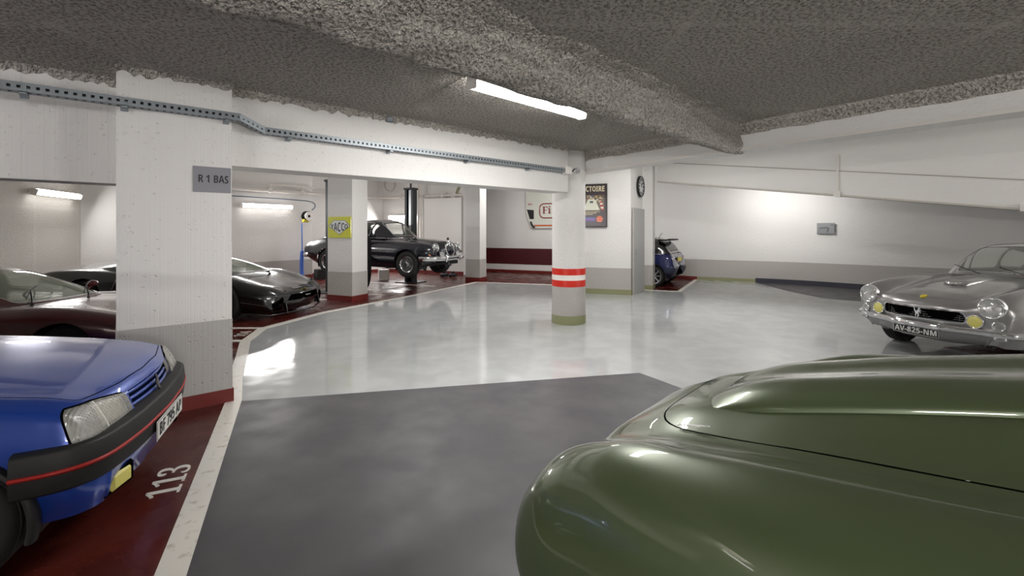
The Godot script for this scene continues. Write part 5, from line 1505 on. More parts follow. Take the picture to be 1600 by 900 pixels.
# ------------------------------------------------------------------ dark blue saloon on the lift
func build_lifted_car() -> void:
	var body := paint("10131f", 0.1, 0.25)
	var o := car("vintage_saloon", "midnight blue vintage saloon with fluted chrome grille, raised on the lift", Vector2(-3.66, 12.98), D4, 0.41)
	var t0 := [-2.22, 0.42, 0.5, -2.26, 0.5, 0.6, -2.28, 0.58, 0.66, -2.28, 0.68, 0.66, -2.26, 0.78, 0.6, -2.23, 0.83, 0.5, -2.21, 0.85, 0.38, -2.2, 0.86, 0.2, -2.2, 0.86, 0]
	var rows := [
		end_row(t0, -0.01, 0.62, 0.95, 0.05), end_row(t0, -0.01, 0.62, 0.3, 0.7), t0,
		flat_row([-1.9, 0.3, 0.62, 0.42, 0.74, 0.58, 0.78, 0.74, 0.74, 0.86, 0.66, 0.92, 0.55, 0.95, 0.4, 0.97, 0.2, 0.97, 0]),
		flat_row([-1.28, 0.26, 0.7, 0.42, 0.80, 0.6, 0.83, 0.78, 0.80, 0.92, 0.74, 0.98, 0.65, 1.0, 0.5, 1.01, 0.25, 1.01, 0]),
		flat_row([-0.2, 0.24, 0.68, 0.42, 0.8, 0.6, 0.85, 0.78, 0.84, 0.92, 0.78, 0.975, 0.7, 0.99, 0.5, 1.0, 0.25, 1.0, 0]),
		flat_row([0.75, 0.24, 0.68, 0.42, 0.8, 0.6, 0.84, 0.78, 0.82, 0.9, 0.75, 0.95, 0.66, 0.98, 0.48, 1.0, 0.25, 1.01, 0]),
		flat_row([1.45, 0.28, 0.7, 0.44, 0.80, 0.62, 0.83, 0.78, 0.80, 0.87, 0.73, 0.9, 0.63, 0.90, 0.48, 0.955, 0.25, 0.97, 0]),
		flat_row([1.9, 0.32, 0.62, 0.46, 0.74, 0.6, 0.78, 0.74, 0.75, 0.83, 0.68, 0.86, 0.58, 0.83, 0.42, 0.90, 0.22, 0.925, 0]),
		[2.02, 0.36, 0.56, 2.04, 0.48, 0.68, 2.06, 0.6, 0.72, 2.07, 0.7, 0.70, 2.07, 0.78, 0.64, 2.07, 0.81, 0.55, 2.08, 0.77, 0.38, 2.13, 0.86, 0.2, 2.15, 0.89, 0],
		[2.1, 0.4, 0.5, 2.13, 0.5, 0.6, 2.15, 0.6, 0.64, 2.16, 0.68, 0.62, 2.16, 0.73, 0.57, 2.15, 0.75, 0.5, 2.16, 0.7, 0.36, 2.25, 0.74, 0.18, 2.27, 0.78, 0],
		[2.12, 0.42, 0.46, 2.16, 0.48, 0.54, 2.18, 0.54, 0.56, 2.19, 0.58, 0.55, 2.19, 0.6, 0.52, 2.18, 0.6, 0.46, 2.19, 0.56, 0.34, 2.26, 0.56, 0.18, 2.28, 0.56, 0],
		[2.05, 0.36, 0.42, 2.08, 0.38, 0.48, 2.1, 0.4, 0.5, 2.1, 0.41, 0.5, 2.1, 0.42, 0.48, 2.1, 0.42, 0.42, 2.12, 0.4, 0.3, 2.16, 0.38, 0.16, 2.17, 0.38, 0],
	]
	var s := skin(rows, 6, 8)
	var arches := [[1.45, 0.33, 0.38, 0.5], [-1.28, 0.33, 0.37, 0.5]]
	s = cut_arches(s, arches)
	# doors drawn by their shut lines, and the bonnet
	var gaps := Geo.new()
	for d: PackedVector2Array in [round_poly(pv([0.72, 0.36, 0.78, 0.95, -0.2, 0.99, -0.2, 0.36]), 0.06), round_poly(pv([-0.22, 0.36, -0.22, 0.99, -1.0, 0.99, -0.92, 0.6, -0.88, 0.36]), 0.06)]:
		var f := func(p: Vector3, _t: Vector2) -> float: return absf(poly_sdf(Vector2(p.x, p.y), d)) - 0.004 if absf(p.z) > 0.5 and p.y < 0.965 else 1.0
		var c := s.cut(f)
		s = c[1]; c[0].pushed(-0.0015).add_to(gaps)
	obj("body", s.geo(), body, o)
	obj("shut_line", gaps, M.gap, o)
	wells(o, arches, 0.76)
	var g := Geo.new()
	var fr := PackedVector3Array()
	for i in 28:
		var a := TAU * i / 28.0
		fr.append(Vector3(2.24 + 0.03 * sin(a) * -1.0, 0.69 + sin(a) * 0.2, cos(a) * 0.185 * (1.0 + 0.12 * sin(a))))
	g.tube(fr, 0.026, 8, false, true)
	var gr := obj("grille", g, M.chrome, o, "fluted chrome radiator grille")
	g = Geo.new()
	for i in 13:
		var z := (i - 6) * 0.027
		var hh := sqrt(maxf(0.0, 1.0 - pow(z / 0.19, 2))) * 0.19
		g.tube(pts3([2.25, 0.69 - hh, z, 2.235, 0.69 + hh, z]), 0.006, 5)
	obj("grille_bars", g, M.chrome, gr)
	g = Geo.new(); g.box(Vector3(2.225, 0.69, 0), Vector3(0.02, 0.36, 0.34), Basis(), 0.005); obj("grille_back", g, M.gap, gr)
	g = Geo.new(); g.box(Vector3(2.265, 0.69, 0), Vector3(0.02, 0.37, 0.03), Basis(), 0.006); obj("grille_spine", g, M.chrome, gr)
	g = Geo.new(); g.tube(pts3([2.2, 0.88, 0, 2.2, 0.95, 0, 2.17, 1.0, 0]), 0.014, 6); g.box(Vector3(2.18, 0.97, 0), Vector3(0.07, 0.05, 0.02), Basis(Vector3(0, 0, 1), 0.5), 0.006); obj("bonnet_mascot", g, M.dark_steel, o)
	for sg: float in [-1.0, 1.0]:
		round_light(o, "headlamp", Vector3(2.17, 0.755, sg * 0.51), Vector3(1, 0.02, sg * 0.06), 0.092, M.lens, 0.14)
		round_light(o, "fog_lamp", Vector3(2.26, 0.57, sg * 0.37), Vector3(1, 0, 0), 0.07, M.lens, 0.14)
		round_light(o, "indicator_lamp", Vector3(2.1, 0.58, sg * 0.68), Vector3(1, 0, sg * 0.8), 0.03, M.lens_orange, 0.2)
		g = Geo.new(); g.tube(pts3([2.36, 0.40, sg * 0.34, 2.39, 0.48, sg * 0.34, 2.35, 0.57, sg * 0.34]), 0.028, 8); obj("overrider", g, M.chrome, o)
		round_light(o, "tail_lamp", Vector3(-2.24, 0.74, sg * 0.6), Vector3(-1, 0, sg * 0.3), 0.045, M.lens_red, 0.25)
	var bp := pts3([1.9, 0, 0.87, 2.1, 0, 0.82, 2.25, 0, 0.66, 2.33, 0, 0.4, 2.36, 0, 0.15, 2.36, 0, 0])
	for i in range(4, -1, -1): bp.append(Vector3(bp[i].x, 0, -bp[i].z))
	g = Geo.new(); strip_along(g, smooth_path(bp, 4), pv([-0.02, 0.53, 0.01, 0.535, 0.022, 0.51, 0.026, 0.48, 0.022, 0.45, 0.01, 0.425, -0.02, 0.43])); obj("front_bumper", g, M.chrome, o)
	bp.reverse()
	for i in bp.size(): bp[i].x = -bp[i].x
	bp.reverse()
	for i in bp.size(): bp[i].z = -bp[i].z
	g = Geo.new(); strip_along(g, smooth_path(bp, 4), pv([-0.02, 0.55, 0.01, 0.555, 0.022, 0.53, 0.026, 0.50, 0.022, 0.47, 0.01, 0.445, -0.02, 0.45])); obj("rear_bumper", g, M.chrome, o)
	number_plate(o, Transform3D(Basis(Vector3(0, 0, -1), Vector3(0, 1, 0), Vector3(1, 0, 0)), Vector3(2.35, 0.37, 0)), 0.44, 0.1, "", 0.08, M.plate_black, M.plate_char)
	for sg: float in [-1.0, 1.0]:
		g = Geo.new(); g.tube(pts3([2.0, 0.865, sg * 0.5, 1.4, 0.935, sg * 0.56, 0.75, 0.985, sg * 0.58]), 0.006, 5); g.tube(pts3([0.72, 0.985, sg * 0.7, -0.2, 1.0, sg * 0.735, -1.0, 0.985, sg * 0.7]), 0.009, 5); obj("chrome_moulding", g, M.chrome, o)
		for x: float in [-0.1, -0.85]:
			g = Geo.new(); g.tube(pts3([x, 0.87, sg * 0.83, x - 0.03, 0.87, sg * 0.85, x - 0.13, 0.87, sg * 0.85, x - 0.15, 0.87, sg * 0.83]), 0.009, 5); obj("door_handle", g, M.chrome, o)
	cabin(o, [
		[0.66, 0.97, 0.70, 0.70, 0.98, 0.67, 0.84, 0.99, 0.5, 0.92, 1.0, 0.25, 0.93, 1.005, 0],
		[0.5, 0.97, 0.72, 0.5, 1.12, 0.65, 0.62, 1.19, 0.5, 0.68, 1.23, 0.26, 0.69, 1.235, 0],
		[0.25, 0.97, 0.73, 0.25, 1.25, 0.63, 0.32, 1.39, 0.5, 0.36, 1.43, 0.27, 0.36, 1.44, 0],
		[-0.4, 0.98, 0.73, -0.4, 1.27, 0.63, -0.4, 1.41, 0.5, -0.4, 1.455, 0.27, -0.4, 1.46, 0],
		[-1.05, 0.98, 0.72, -1.0, 1.24, 0.61, -0.95, 1.36, 0.48, -0.95, 1.41, 0.26, -0.95, 1.42, 0],
		[-1.45, 0.98, 0.66, -1.38, 1.12, 0.56, -1.35, 1.19, 0.45, -1.35, 1.23, 0.25, -1.35, 1.24, 0],
		[-1.7, 0.96, 0.58, -1.68, 0.98, 0.5, -1.66, 0.99, 0.42, -1.66, 1.0, 0.24, -1.66, 1.0, 0],
	], body, [[2.15, 5.85, 0.15, 1.85, 0.05, 0.25, 0.3], [0.25, 1.75, 1.65, 2.0, 0.02, 0.2, 0.4], [0.25, 1.75, 2.06, 2.95, 0.04, 0.2, 0.6], [0.25, 1.75, 3.05, 3.9, 0.05, 0.2, 0.6], [2.2, 5.8, 4.2, 5.7, 0.06, 0.25, 0.3]], M.chrome, 6, 8, 0.016)
	for sg: float in [-1.0, 1.0]:
		simple_seat(o, Vector3(0.0, 0.62, sg * 0.34), M.seat, 0.5); simple_seat(o, Vector3(-0.85, 0.62, sg * 0.34), M.seat, 0.45)
	steering_wheel(o, Vector3(0.42, 0.98, 0.34))
	g = Geo.new(); g.box(Vector3(0.0, 0.3, 0), Vector3(3.7, 0.07, 1.25)); g.box(Vector3(0.9, 0.24, 0), Vector3(0.9, 0.14, 0.5)); g.tube(pts3([0.4, 0.2, 0.2, -2.1, 0.26, 0.3]), 0.035, 8); obj("underbody", g, M.black, o)
	wheels(o, make_wheel(0.335, 0.185, "wire", M.chrome, 0.205), [[1.45, 0.33, 0.70, 0], [1.45, 0.33, -0.70, 0], [-1.28, 0.33, 0.68, 0], [-1.28, 0.33, -0.68, 0]])

# ------------------------------------------------------------------ small blue car behind the pillar at the grey door
func build_small_car() -> void:
	var body := paint("101a52", 0.2, 0.25)
	var o := car("small_car", "small dark blue car with black roof and yellow plate, tail out behind the pillar", Vector2(3.37, 14.41), Vector2(-0.85, 0.53))
	var t0 := [-1.74, 0.3, 0.62, -1.80, 0.42, 0.75, -1.81, 0.55, 0.77, -1.77, 0.7, 0.745, -1.75, 0.82, 0.72, -1.73, 0.88, 0.68, -1.72, 0.9, 0.5, -1.72, 0.9, 0.25, -1.72, 0.9, 0]
	var rows := [
		end_row(t0, -0.02, 0.6, 0.95, 0.05), end_row(t0, -0.02, 0.6, 0.15, 0.85), t0,
		flat_row([-1.25, 0.22, 0.74, 0.42, 0.83, 0.58, 0.845, 0.74, 0.83, 0.86, 0.79, 0.92, 0.75, 0.94, 0.5, 0.94, 0.25, 0.94, 0]),
		flat_row([0.0, 0.2, 0.74, 0.42, 0.82, 0.58, 0.84, 0.74, 0.82, 0.86, 0.79, 0.92, 0.75, 0.94, 0.5, 0.94, 0.25, 0.94, 0]),
		flat_row([0.85, 0.2, 0.74, 0.42, 0.82, 0.58, 0.84, 0.74, 0.82, 0.86, 0.78, 0.92, 0.73, 0.95, 0.5, 0.96, 0.25, 0.97, 0]),
		flat_row([1.3, 0.24, 0.74, 0.42, 0.83, 0.58, 0.84, 0.72, 0.81, 0.82, 0.74, 0.86, 0.66, 0.9, 0.45, 0.92, 0.22, 0.93, 0]),
		flat_row([1.62, 0.26, 0.68, 0.42, 0.77, 0.55, 0.78, 0.66, 0.75, 0.74, 0.68, 0.77, 0.6, 0.8, 0.42, 0.82, 0.22, 0.82, 0]),
		flat_row([1.78, 0.26, 0.5, 0.36, 0.62, 0.48, 0.64, 0.56, 0.62, 0.62, 0.58, 0.65, 0.5, 0.66, 0.36, 0.67, 0.2, 0.67, 0]),
		flat_row([1.82, 0.26, 0.4, 0.32, 0.5, 0.4, 0.52, 0.44, 0.5, 0.46, 0.46, 0.48, 0.4, 0.48, 0.3, 0.48, 0.16, 0.48, 0]),
	]
	var s := skin(rows, 6, 8)
	var arches := [[1.22, 0.305, 0.345, 0.5], [-1.25, 0.305, 0.345, 0.5]]
	s = cut_arches(s, arches)
	var c := s.cut(func(p: Vector3, _t: Vector2) -> float: return p.y - 0.54 if p.x < -1.55 else 1.0)
	obj("body", c[1].geo(), body, o)
	obj("rear_bumper", c[0].pushed(0.012).geo(), mat("23283f", 0.4), o)
	wells(o, arches, 0.78)
	arch_trim(o, arches, 0.83, 0.03, M.trim)
	cabin(o, [
		[0.75, 0.92, 0.75, 0.78, 0.93, 0.72, 0.9, 0.945, 0.5, 0.96, 0.96, 0.25, 0.97, 0.965, 0],
		[0.5, 0.92, 0.76, 0.55, 1.12, 0.70, 0.65, 1.18, 0.5, 0.7, 1.2, 0.26, 0.7, 1.21, 0],
		[0.3, 0.92, 0.765, 0.33, 1.22, 0.68, 0.38, 1.33, 0.52, 0.42, 1.37, 0.27, 0.42, 1.38, 0],
		[-0.5, 0.92, 0.765, -0.5, 1.23, 0.68, -0.5, 1.35, 0.53, -0.5, 1.40, 0.27, -0.5, 1.41, 0],
		[-1.35, 0.92, 0.76, -1.33, 1.20, 0.67, -1.3, 1.32, 0.53, -1.3, 1.36, 0.27, -1.3, 1.37, 0],
		[-1.55, 0.92, 0.73, -1.48, 1.15, 0.64, -1.45, 1.25, 0.52, -1.45, 1.29, 0.27, -1.45, 1.3, 0],
		[-1.72, 0.90, 0.67, -1.70, 0.93, 0.62, -1.69, 0.94, 0.5, -1.69, 0.95, 0.26, -1.69, 0.95, 0],
	], M.black_gloss, [[2.2, 5.8, 0.15, 1.85, 0.05, 0.25, 0.3], [0.2, 1.8, 1.6, 4.3, 0.05, 0.2, 0.6], [2.1, 5.9, 4.7, 5.85, 0.06, 0.25, 0.3]], M.trim, 6, 8, 0.012, glass("202422", 0.75))
	var g := Geo.new()
	var sp := smooth_path(pts3([-1.33, 0, 0.56, -1.5, 0, 0.5, -1.55, 0, 0.25, -1.56, 0, 0, -1.55, 0, -0.25, -1.5, 0, -0.5, -1.33, 0, -0.56]), 3)
	strip_along(g, sp, pv([-0.14, 1.345, 0.04, 1.335, 0.05, 1.325, 0.0, 1.305, -0.14, 1.31])); obj("roof_spoiler", g, M.trim, o)
	g = Geo.new(); g.tube(pts3([-1.2, 1.385, 0, -1.3, 1.52, 0]), 0.008, 5); g.lathe(pv([0.025, 0, 0.018, 0.02, 0, 0.025]), Vector3(-1.2, 1.38, 0), Vector3.UP, 10); obj("aerial", g, M.black, o)
	g = Geo.new()
	for sg: float in [-1.0, 1.0]: g.tube(pts3([0.8, 0.925, sg * 0.755, -0.5, 0.935, sg * 0.775, -1.35, 0.925, sg * 0.765, -1.68, 0.91, sg * 0.69]), 0.011, 5)
	g.tube(pts3([-1.68, 0.91, 0.69, -1.745, 0.925, 0, -1.68, 0.91, -0.69]), 0.011, 5)
	obj("chrome_waist_line", g, M.chrome, o)
	for sg: float in [-1.0, 1.0]:
		var tl := Node3D.new(); tl.name = "tail_lamp"; o.add_child(tl, true)
		tl.transform = Transform3D(Basis(Vector3.UP, -PI / 2 - sg * 0.75), Vector3(-1.70, 0.735, sg * 0.70))
		var el := Geo.new(); el.extrude(round_poly(pv([-0.06, -0.12, 0.06, -0.12, 0.06, 0.12, -0.06, 0.12]), 0.06, 5), Vector3(0, 0, 0), Vector3(1, 0, 0), Vector3(0, 1, 0), Vector3(0, 0, 0.04), true); obj("chrome_surround", el, M.chrome, tl)
		el = Geo.new(); el.extrude(round_poly(pv([-0.048, -0.105, 0.048, -0.105, 0.048, 0.105, -0.048, 0.105]), 0.05, 5), Vector3(0, 0, 0.03), Vector3(1, 0, 0), Vector3(0, 1, 0), Vector3(0, 0, 0.02), true); obj("lens", el, mat("d9848c", 0.2), tl)
	number_plate(o, Transform3D(Basis(Vector3(0, 0, 1), Vector3(0.1, 1, 0).normalized(), Vector3(-1, 0.1, 0).normalized()), Vector3(-1.80, 0.76, 0)), 0.5, 0.12, "", 0.1, mat("d8c22c", 0.4), M.plate_ink)
	g = Geo.new(); g.tube(pts3([-1.79, 0.845, -0.25, -1.81, 0.85, 0, -1.79, 0.845, 0.25]), 0.014, 6); obj("boot_handle", g, M.chrome, o)
	g = Geo.new(); g.box(Vector3(0.0, 0.26, 0), Vector3(3.2, 0.06, 1.3)); obj("underbody", g, M.black, o)
	wheels(o, make_wheel(0.305, 0.2, "multi", M.alloy, 0.225), [[1.22, 0.305, 0.73, 0], [1.22, 0.305, -0.73, 0], [-1.25, 0.305, 0.73, 0], [-1.25, 0.305, -0.73, 0]])

# ------------------------------------------------------------------ fittings and signs
func facing(right: Vector2) -> Basis:        # right: plan direction that reads to the right for the viewer; z points to the viewer
	var x := Vector3(right.x, 0, -right.y).normalized()
	return Basis(x, Vector3.UP, x.cross(Vector3.UP))

# perforated plate from a to b, w wide along wdir, with one row of slots
func slotted(g: Geo, a: Vector3, b: Vector3, wdir: Vector3, w: float, pitch := 0.05) -> void:
	var l := a.distance_to(b)
	var x := (b - a) / l
	var nn := x.cross(wdir).normalized()
	var bs := Basis(x, wdir, nn)
	var m := (a + b) * 0.5
	g.box(m + wdir * (w * 0.5 - w * 0.16), Vector3(l, w * 0.32, 0.002), bs)
	g.box(m - wdir * (w * 0.5 - w * 0.16), Vector3(l, w * 0.32, 0.002), bs)
	var k := int(l / pitch)
	for i in k + 1:
		g.box(a + x * minf(i * pitch + pitch * 0.15, l - pitch * 0.2), Vector3(pitch * 0.58, w * 0.37, 0.002), bs)

func tray_piece(o: Node3D, p0: Vector3, p1: Vector3, m: Material) -> void:
	var out := Vector3(0.647, 0, 0.763)
	var g := Geo.new()
	slotted(g, p0 + out * 0.1, p1 + out * 0.1, Vector3.UP, 0.062)
	slotted(g, p0 + out * 0.05 - Vector3.UP * 0.031, p1 + out * 0.05 - Vector3.UP * 0.031, out, 0.1)
	var l := p0.distance_to(p1)
	var x := (p1 - p0) / l
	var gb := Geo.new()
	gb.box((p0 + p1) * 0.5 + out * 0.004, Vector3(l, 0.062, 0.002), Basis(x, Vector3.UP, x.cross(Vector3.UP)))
	obj("channel_back", gb, M.dark_steel, o)  # dark steel stands in for the shade inside the channel
	g.box((p0 + p1) * 0.5 + out * 0.092 + Vector3.UP * 0.031, Vector3(l, 0.003, 0.016), Basis(x, Vector3.UP, x.cross(Vector3.UP)))
	obj("perforated_channel", g, m, o)

func build_tray() -> void:
	var a := Q(-6.0, -4.97); var b := Q(0.84, -4.97); var c := Q(1.07, -5.09); var d := Q(5.40, -5.09)
	var pa := P(a.x, 2.648, a.y); var pb := P(b.x, 2.648, b.y); var pc := P(c.x, 2.578, c.y); var pd := P(d.x, 2.545, d.y)
	var o := thing("cable_tray", "galvanised perforated cable tray running across the broad pillar and long beam", "cable tray", P(b.x, 2.6, b.y))
	var off := -o.position
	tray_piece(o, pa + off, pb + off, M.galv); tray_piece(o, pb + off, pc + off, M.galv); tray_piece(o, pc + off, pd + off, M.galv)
	for s: float in [-0.55, 0.02, 0.74, 1.3, 2.4, 3.5, 4.6]:
		var n := -4.97 if s < 0.9 else -5.09
		var q := Q(s, n)
		var g := Geo.new()
		var y := 2.648 if s < 0.9 else lerpf(2.578, 2.545, (s - 1.07) / 4.33)
		g.box(P(q.x, y - 0.045, q.y) + Vector3(0.647, 0, 0.763) * 0.05 + off, Vector3(0.045, 0.02, 0.10), Basis(Vector3(0.763, 0, -0.647), Vector3.UP, Vector3(0.647, 0, 0.763)), 0.004)
		g.box(P(q.x, y - 0.02, q.y) + Vector3(0.647, 0, 0.763) * 0.0 + off, Vector3(0.05, 0.09, 0.012), Basis(Vector3(0.763, 0, -0.647), Vector3.UP, Vector3(0.647, 0, 0.763)), 0.003)
		obj("wall_bracket", g, M.galv, o)
	var g2 := Geo.new()
	for k in 3:
		var w := Vector3(0.647, 0, 0.763) * (0.025 + k * 0.025) - Vector3.UP * 0.02
		g2.tube(PackedVector3Array([pa + w + off, pb + w + off, pc + w + off, pd + w + off]), 0.009, 6)
	var e := P(1.03, 2.61, 7.58)
	g2.tube(smooth_path(PackedVector3Array([pd + Vector3(0.647, 0, 0.763) * 0.05 + off, pd + Vector3(0.12, -0.01, 0.02) + off, e + off]), 5), 0.012, 6)
	obj("cable", g2, M.trim, o)
	g2 = Geo.new(); g2.box(pd + Vector3(0.05, 0.01, 0.05) + off, Vector3(0.14, 0.12, 0.1), Basis(Vector3(0.763, 0, -0.647), Vector3.UP, Vector3(0.647, 0, 0.763)), 0.01); obj("end_box", g2, M.pipe_white, o)
	g2 = Geo.new(); g2.lathe(pv([0.0, -0.02, 0.035, -0.02, 0.05, 0.03, 0.045, 0.05, 0.0, 0.05]), P(1.07, 2.60, 7.64), Vector3(0.3, -0.4, 1), 16)
	var sp := obj("spot_fitting", g2, M.chrome); tag(sp, "small chrome fitting at the end of the cable tray on the round column", "fitting")

func build_signs() -> void:
	# R 1 BAS
	var c := Q(0.635, -4.978)
	var o := thing("level_sign", "grey plate reading R 1 BAS on the broad pillar", "sign", P(c.x, 2.063, c.y))
	o.basis = facing(D1)
	var g := Geo.new(); g.box(Vector3.ZERO, Vector3(0.29, 0.232, 0.006), Basis(), 0.001); obj("plate", g, mat("85838a", 0.45), o)
	var lm := lettering("R 1 BAS", 0.082, M.plate_ink, o, Transform3D(Basis().scaled(Vector3(0.84, 1.15, 1)), Vector3(0.008, 0.005, 0.004)))
	lm.name = "lettering"
	# yellow enamel sign with a lozenge
	var b0 := Vector2(-3.57, 10.29)
	var sc := b0 + Vector2(-0.916, 0.4) * 0.35 + Vector2(-0.4, -0.916) * 0.016
	o = thing("enamel_sign", "yellow enamel sign with lettered white lozenge on the square pillar", "sign", P(sc.x, 1.67, sc.y))
	o.basis = facing(Vector2(0.916, -0.4))
	var ym := mat("cfcf17", 0.12); ym.clearcoat_enabled = true; ym.clearcoat = 1.0
	g = Geo.new(); g.box(Vector3.ZERO, Vector3(0.68, 0.48, 0.02), Basis(), 0.006); obj("plate", g, ym, o)
	var hexp := pv([-0.30, 0.02, -0.16, 0.14, 0.16, 0.14, 0.30, 0.02, 0.0, -0.17])
	g = Geo.new(); g.extrude(poly_scaled_v(hexp, 1.06), Vector3(0, 0.01, 0.009), Vector3(1, 0, 0), Vector3(0, 1, 0), Vector3(0, 0, 0.003)); obj("lozenge_outline", g, mat("37465a", 0.3), o)
	g = Geo.new(); g.extrude(hexp, Vector3(0, 0.01, 0.011), Vector3(1, 0, 0), Vector3(0, 1, 0), Vector3(0, 0, 0.003)); obj("lozenge", g, mat("e6e8e4", 0.15), o)
	var ink := mat("2c3a4c", 0.3)
	for k: Array in [["Y", -0.205, 0.15], ["A", -0.105, 0.24], ["C", 0.0, 0.29], ["C", 0.105, 0.24], ["O", 0.205, 0.15]]:
		lettering(k[0], 0.16, ink, o, Transform3D(Basis().scaled(Vector3(0.95, k[2] / 0.16, 1)), Vector3(k[1], 0.015 - (k[2] - 0.15) * 0.1, 0.016)))
	# poster on the end wall
	var pl := Vector2(1.68, 11.77); var pr := Vector2(2.387, 11.535)
	var pm := (pl + pr) * 0.5 + Vector2(-0.31, -0.95) * 0.012
	o = thing("poster", "framed dark racing poster headed VICTOIRE beside the striped column", "poster", P(pm.x, 2.225, pm.y))
	o.basis = facing(pr - pl)
	var w := pl.distance_to(pr)
	g = Geo.new()
	for e: Array in [[0, 0.535, w, 0.025], [0, -0.535, w, 0.025], [w * 0.5 - 0.012, 0, 0.025, 1.09], [-w * 0.5 + 0.012, 0, 0.025, 1.09]]:
		g.box(Vector3(e[0], e[1], 0.004), Vector3(e[2], e[3], 0.026), Basis(), 0.004)
	obj("frame", g, mat("3a3536", 0.4), o)
	g = Geo.new(); g.quad(Vector3(-w * 0.5, -0.53, 0), Vector3(w * 0.5, -0.53, 0), Vector3(w * 0.5, 0.53, 0), Vector3(-w * 0.5, 0.53, 0), Vector3(0, 0, 1))
	for i in 4: g.uv[i].y = 1.0 - g.uv[i].y
	var print_m := mat("ffffff", 0.25)
	print_m.albedo_texture = poster_print()
	obj("print", g, print_m, o)
	lettering("VICTOIRE", 0.16, mat("e2d6b4", 0.5), o, Transform3D(Basis().scaled(Vector3(0.86, 1.15, 1)), Vector3(0, 0.42, 0.003)))
	# pressed metal plate on the right wall
	var ql := Vector2(8.84, 13.315); var qr := Vector2(9.13, 12.99)
	var qm := (ql + qr) * 0.5
	o = thing("wall_plate", "small pressed grey metal plate on the white right wall", "plate", P(qm.x, 1.655, qm.y))
	o.basis = facing(qr - ql)
	o.position += o.basis.z * 0.10
	g = Geo.new(); g.box(Vector3(0, 0, -0.03), Vector3(0.4, 0.28, 0.06)); obj("spacer", g, M.dark_steel, o)
	g = Geo.new(); g.box(Vector3.ZERO, Vector3(0.43, 0.31, 0.02), Basis(), 0.006); obj("plate", g, mat("9a9c9f", 0.35, 0.7), o)
	g = Geo.new(); g.box(Vector3(-0.06, 0.02, 0.012), Vector3(0.2, 0.04, 0.012), Basis(Vector3(0, 0, 1), 0.1), 0.005); g.box(Vector3(0.05, -0.04, 0.012), Vector3(0.04, 0.14, 0.012), Basis(Vector3(0, 0, 1), -0.2), 0.005); g.box(Vector3(0.15, 0.1, 0.012), Vector3(0.06, 0.03, 0.012), Basis(), 0.005)
	obj("pressed_mark", g, mat("7d7f83", 0.4, 0.7), o)
	# round clock above the grey door
	var cp := Vector2(2.99, 11.478) + Vector2(0.523, 0.852) * 0.62
	o = thing("wall_clock", "round wall clock with bold black figures above the grey door", "clock", P(cp.x, 2.74, cp.y))
	o.basis = facing(Vector2(0.523, 0.852))
	o.position += o.basis.z * 0.02
	g = Geo.new(); g.lathe(pv([0.0, -0.01, 0.27, -0.01, 0.28, 0.02, 0.265, 0.05, 0.25, 0.05, 0.245, 0.03]), Vector3.ZERO, Vector3(0, 0, 1), 36); obj("case", g, M.black, o)
	g = Geo.new(); g.lathe(pv([0.0, 0.032, 0.248, 0.032]), Vector3.ZERO, Vector3(0, 0, 1), 36); obj("dial", g, mat("d6d6d4", 0.4), o)
	g = Geo.new()
	for i in 12:
		var a := TAU * i / 12.0
		g.box(Vector3(sin(a) * 0.19, cos(a) * 0.19, 0.036), Vector3(0.04 if i % 3 == 0 else 0.028, 0.08, 0.008), Basis(Vector3(0, 0, 1), -a))
	obj("hour_marks", g, M.black, o)
	g = Geo.new(); g.box(Vector3(0.04, 0.05, 0.044), Vector3(0.024, 0.15, 0.004), Basis(Vector3(0, 0, 1), -0.7)); obj("hour_hand", g, M.black, o)
	g = Geo.new(); g.box(Vector3(-0.06, 0.07, 0.048), Vector3(0.018, 0.22, 0.004), Basis(Vector3(0, 0, 1), 0.7)); obj("minute_hand", g, M.black, o)
	# racing body panel hung on the red-banded wall
	var t4 := Vector2(0.9139, -0.406)
	var fp := Vector2(1.2, 17.0)
	o = thing("racing_panel", "white racing body panel with red oval emblem hung behind the round column", "panel", P(fp.x, 2.3, fp.y))
	o.basis = facing(t4)
	var outl := smooth_path2(pv([-0.72, 0.72, -0.72, 0.1, -0.66, -0.25, -0.55, -0.5, -0.42, -0.62, 0.7, -0.62, 0.75, 0.72]))
	g = Geo.new(); g.extrude(outl, Vector3(0, 0, -0.06), Vector3(1, 0, 0), Vector3(0, 1, 0), Vector3(0, 0, 0.12)); obj("shell", g, paint("d9dacf"), o)
	var ring := PackedVector3Array()
	for q in round_poly(pv([-0.17, -0.24, 0.68, -0.24, 0.68, 0.28, -0.17, 0.28]), 0.2, 6): ring.append(Vector3(q.x, q.y, 0.062))
	g = Geo.new(); g.tube(ring, 0.022, 6, false, true); obj("oval_outline", g, mat("8e2a22", 0.4), o)
	lettering("Fi", 0.36, mat("7d1f1c", 0.4), o, Transform3D(Basis(), Vector3(0.1, 0.04, 0.063)), "lettering", "Droid Serif")
	lettering("RED", 0.09, mat("b0322a", 0.4), o, Transform3D(Basis(), Vector3(-0.55, 0.27, 0.063)))
	g = Geo.new(); g.extrude(pv([-0.68, 0.08, -0.40, 0.05, -0.40, -0.28, -0.56, -0.28]), Vector3(0, 0, 0.055), Vector3(1, 0, 0), Vector3(0, 1, 0), Vector3(0, 0, 0.012)); obj("black_vent", g, M.black, o)
	g = Geo.new(); g.box(Vector3(0.15, -0.52, 0.062), Vector3(1.05, 0.05, 0.01)); obj("orange_stripe", g, mat("c8542a", 0.4), o)
	g = Geo.new(); g.tube(pts3([-0.52, -0.38, 0.07, -0.46, -0.5, 0.1, -0.36, -0.6, 0.1]), 0.035, 6); obj("black_lip", g, M.black, o)

func poly_scaled_v(p: PackedVector2Array, k: float) -> PackedVector2Array:
	var r := p.duplicate()
	for i in r.size(): r[i] *= k
	return r

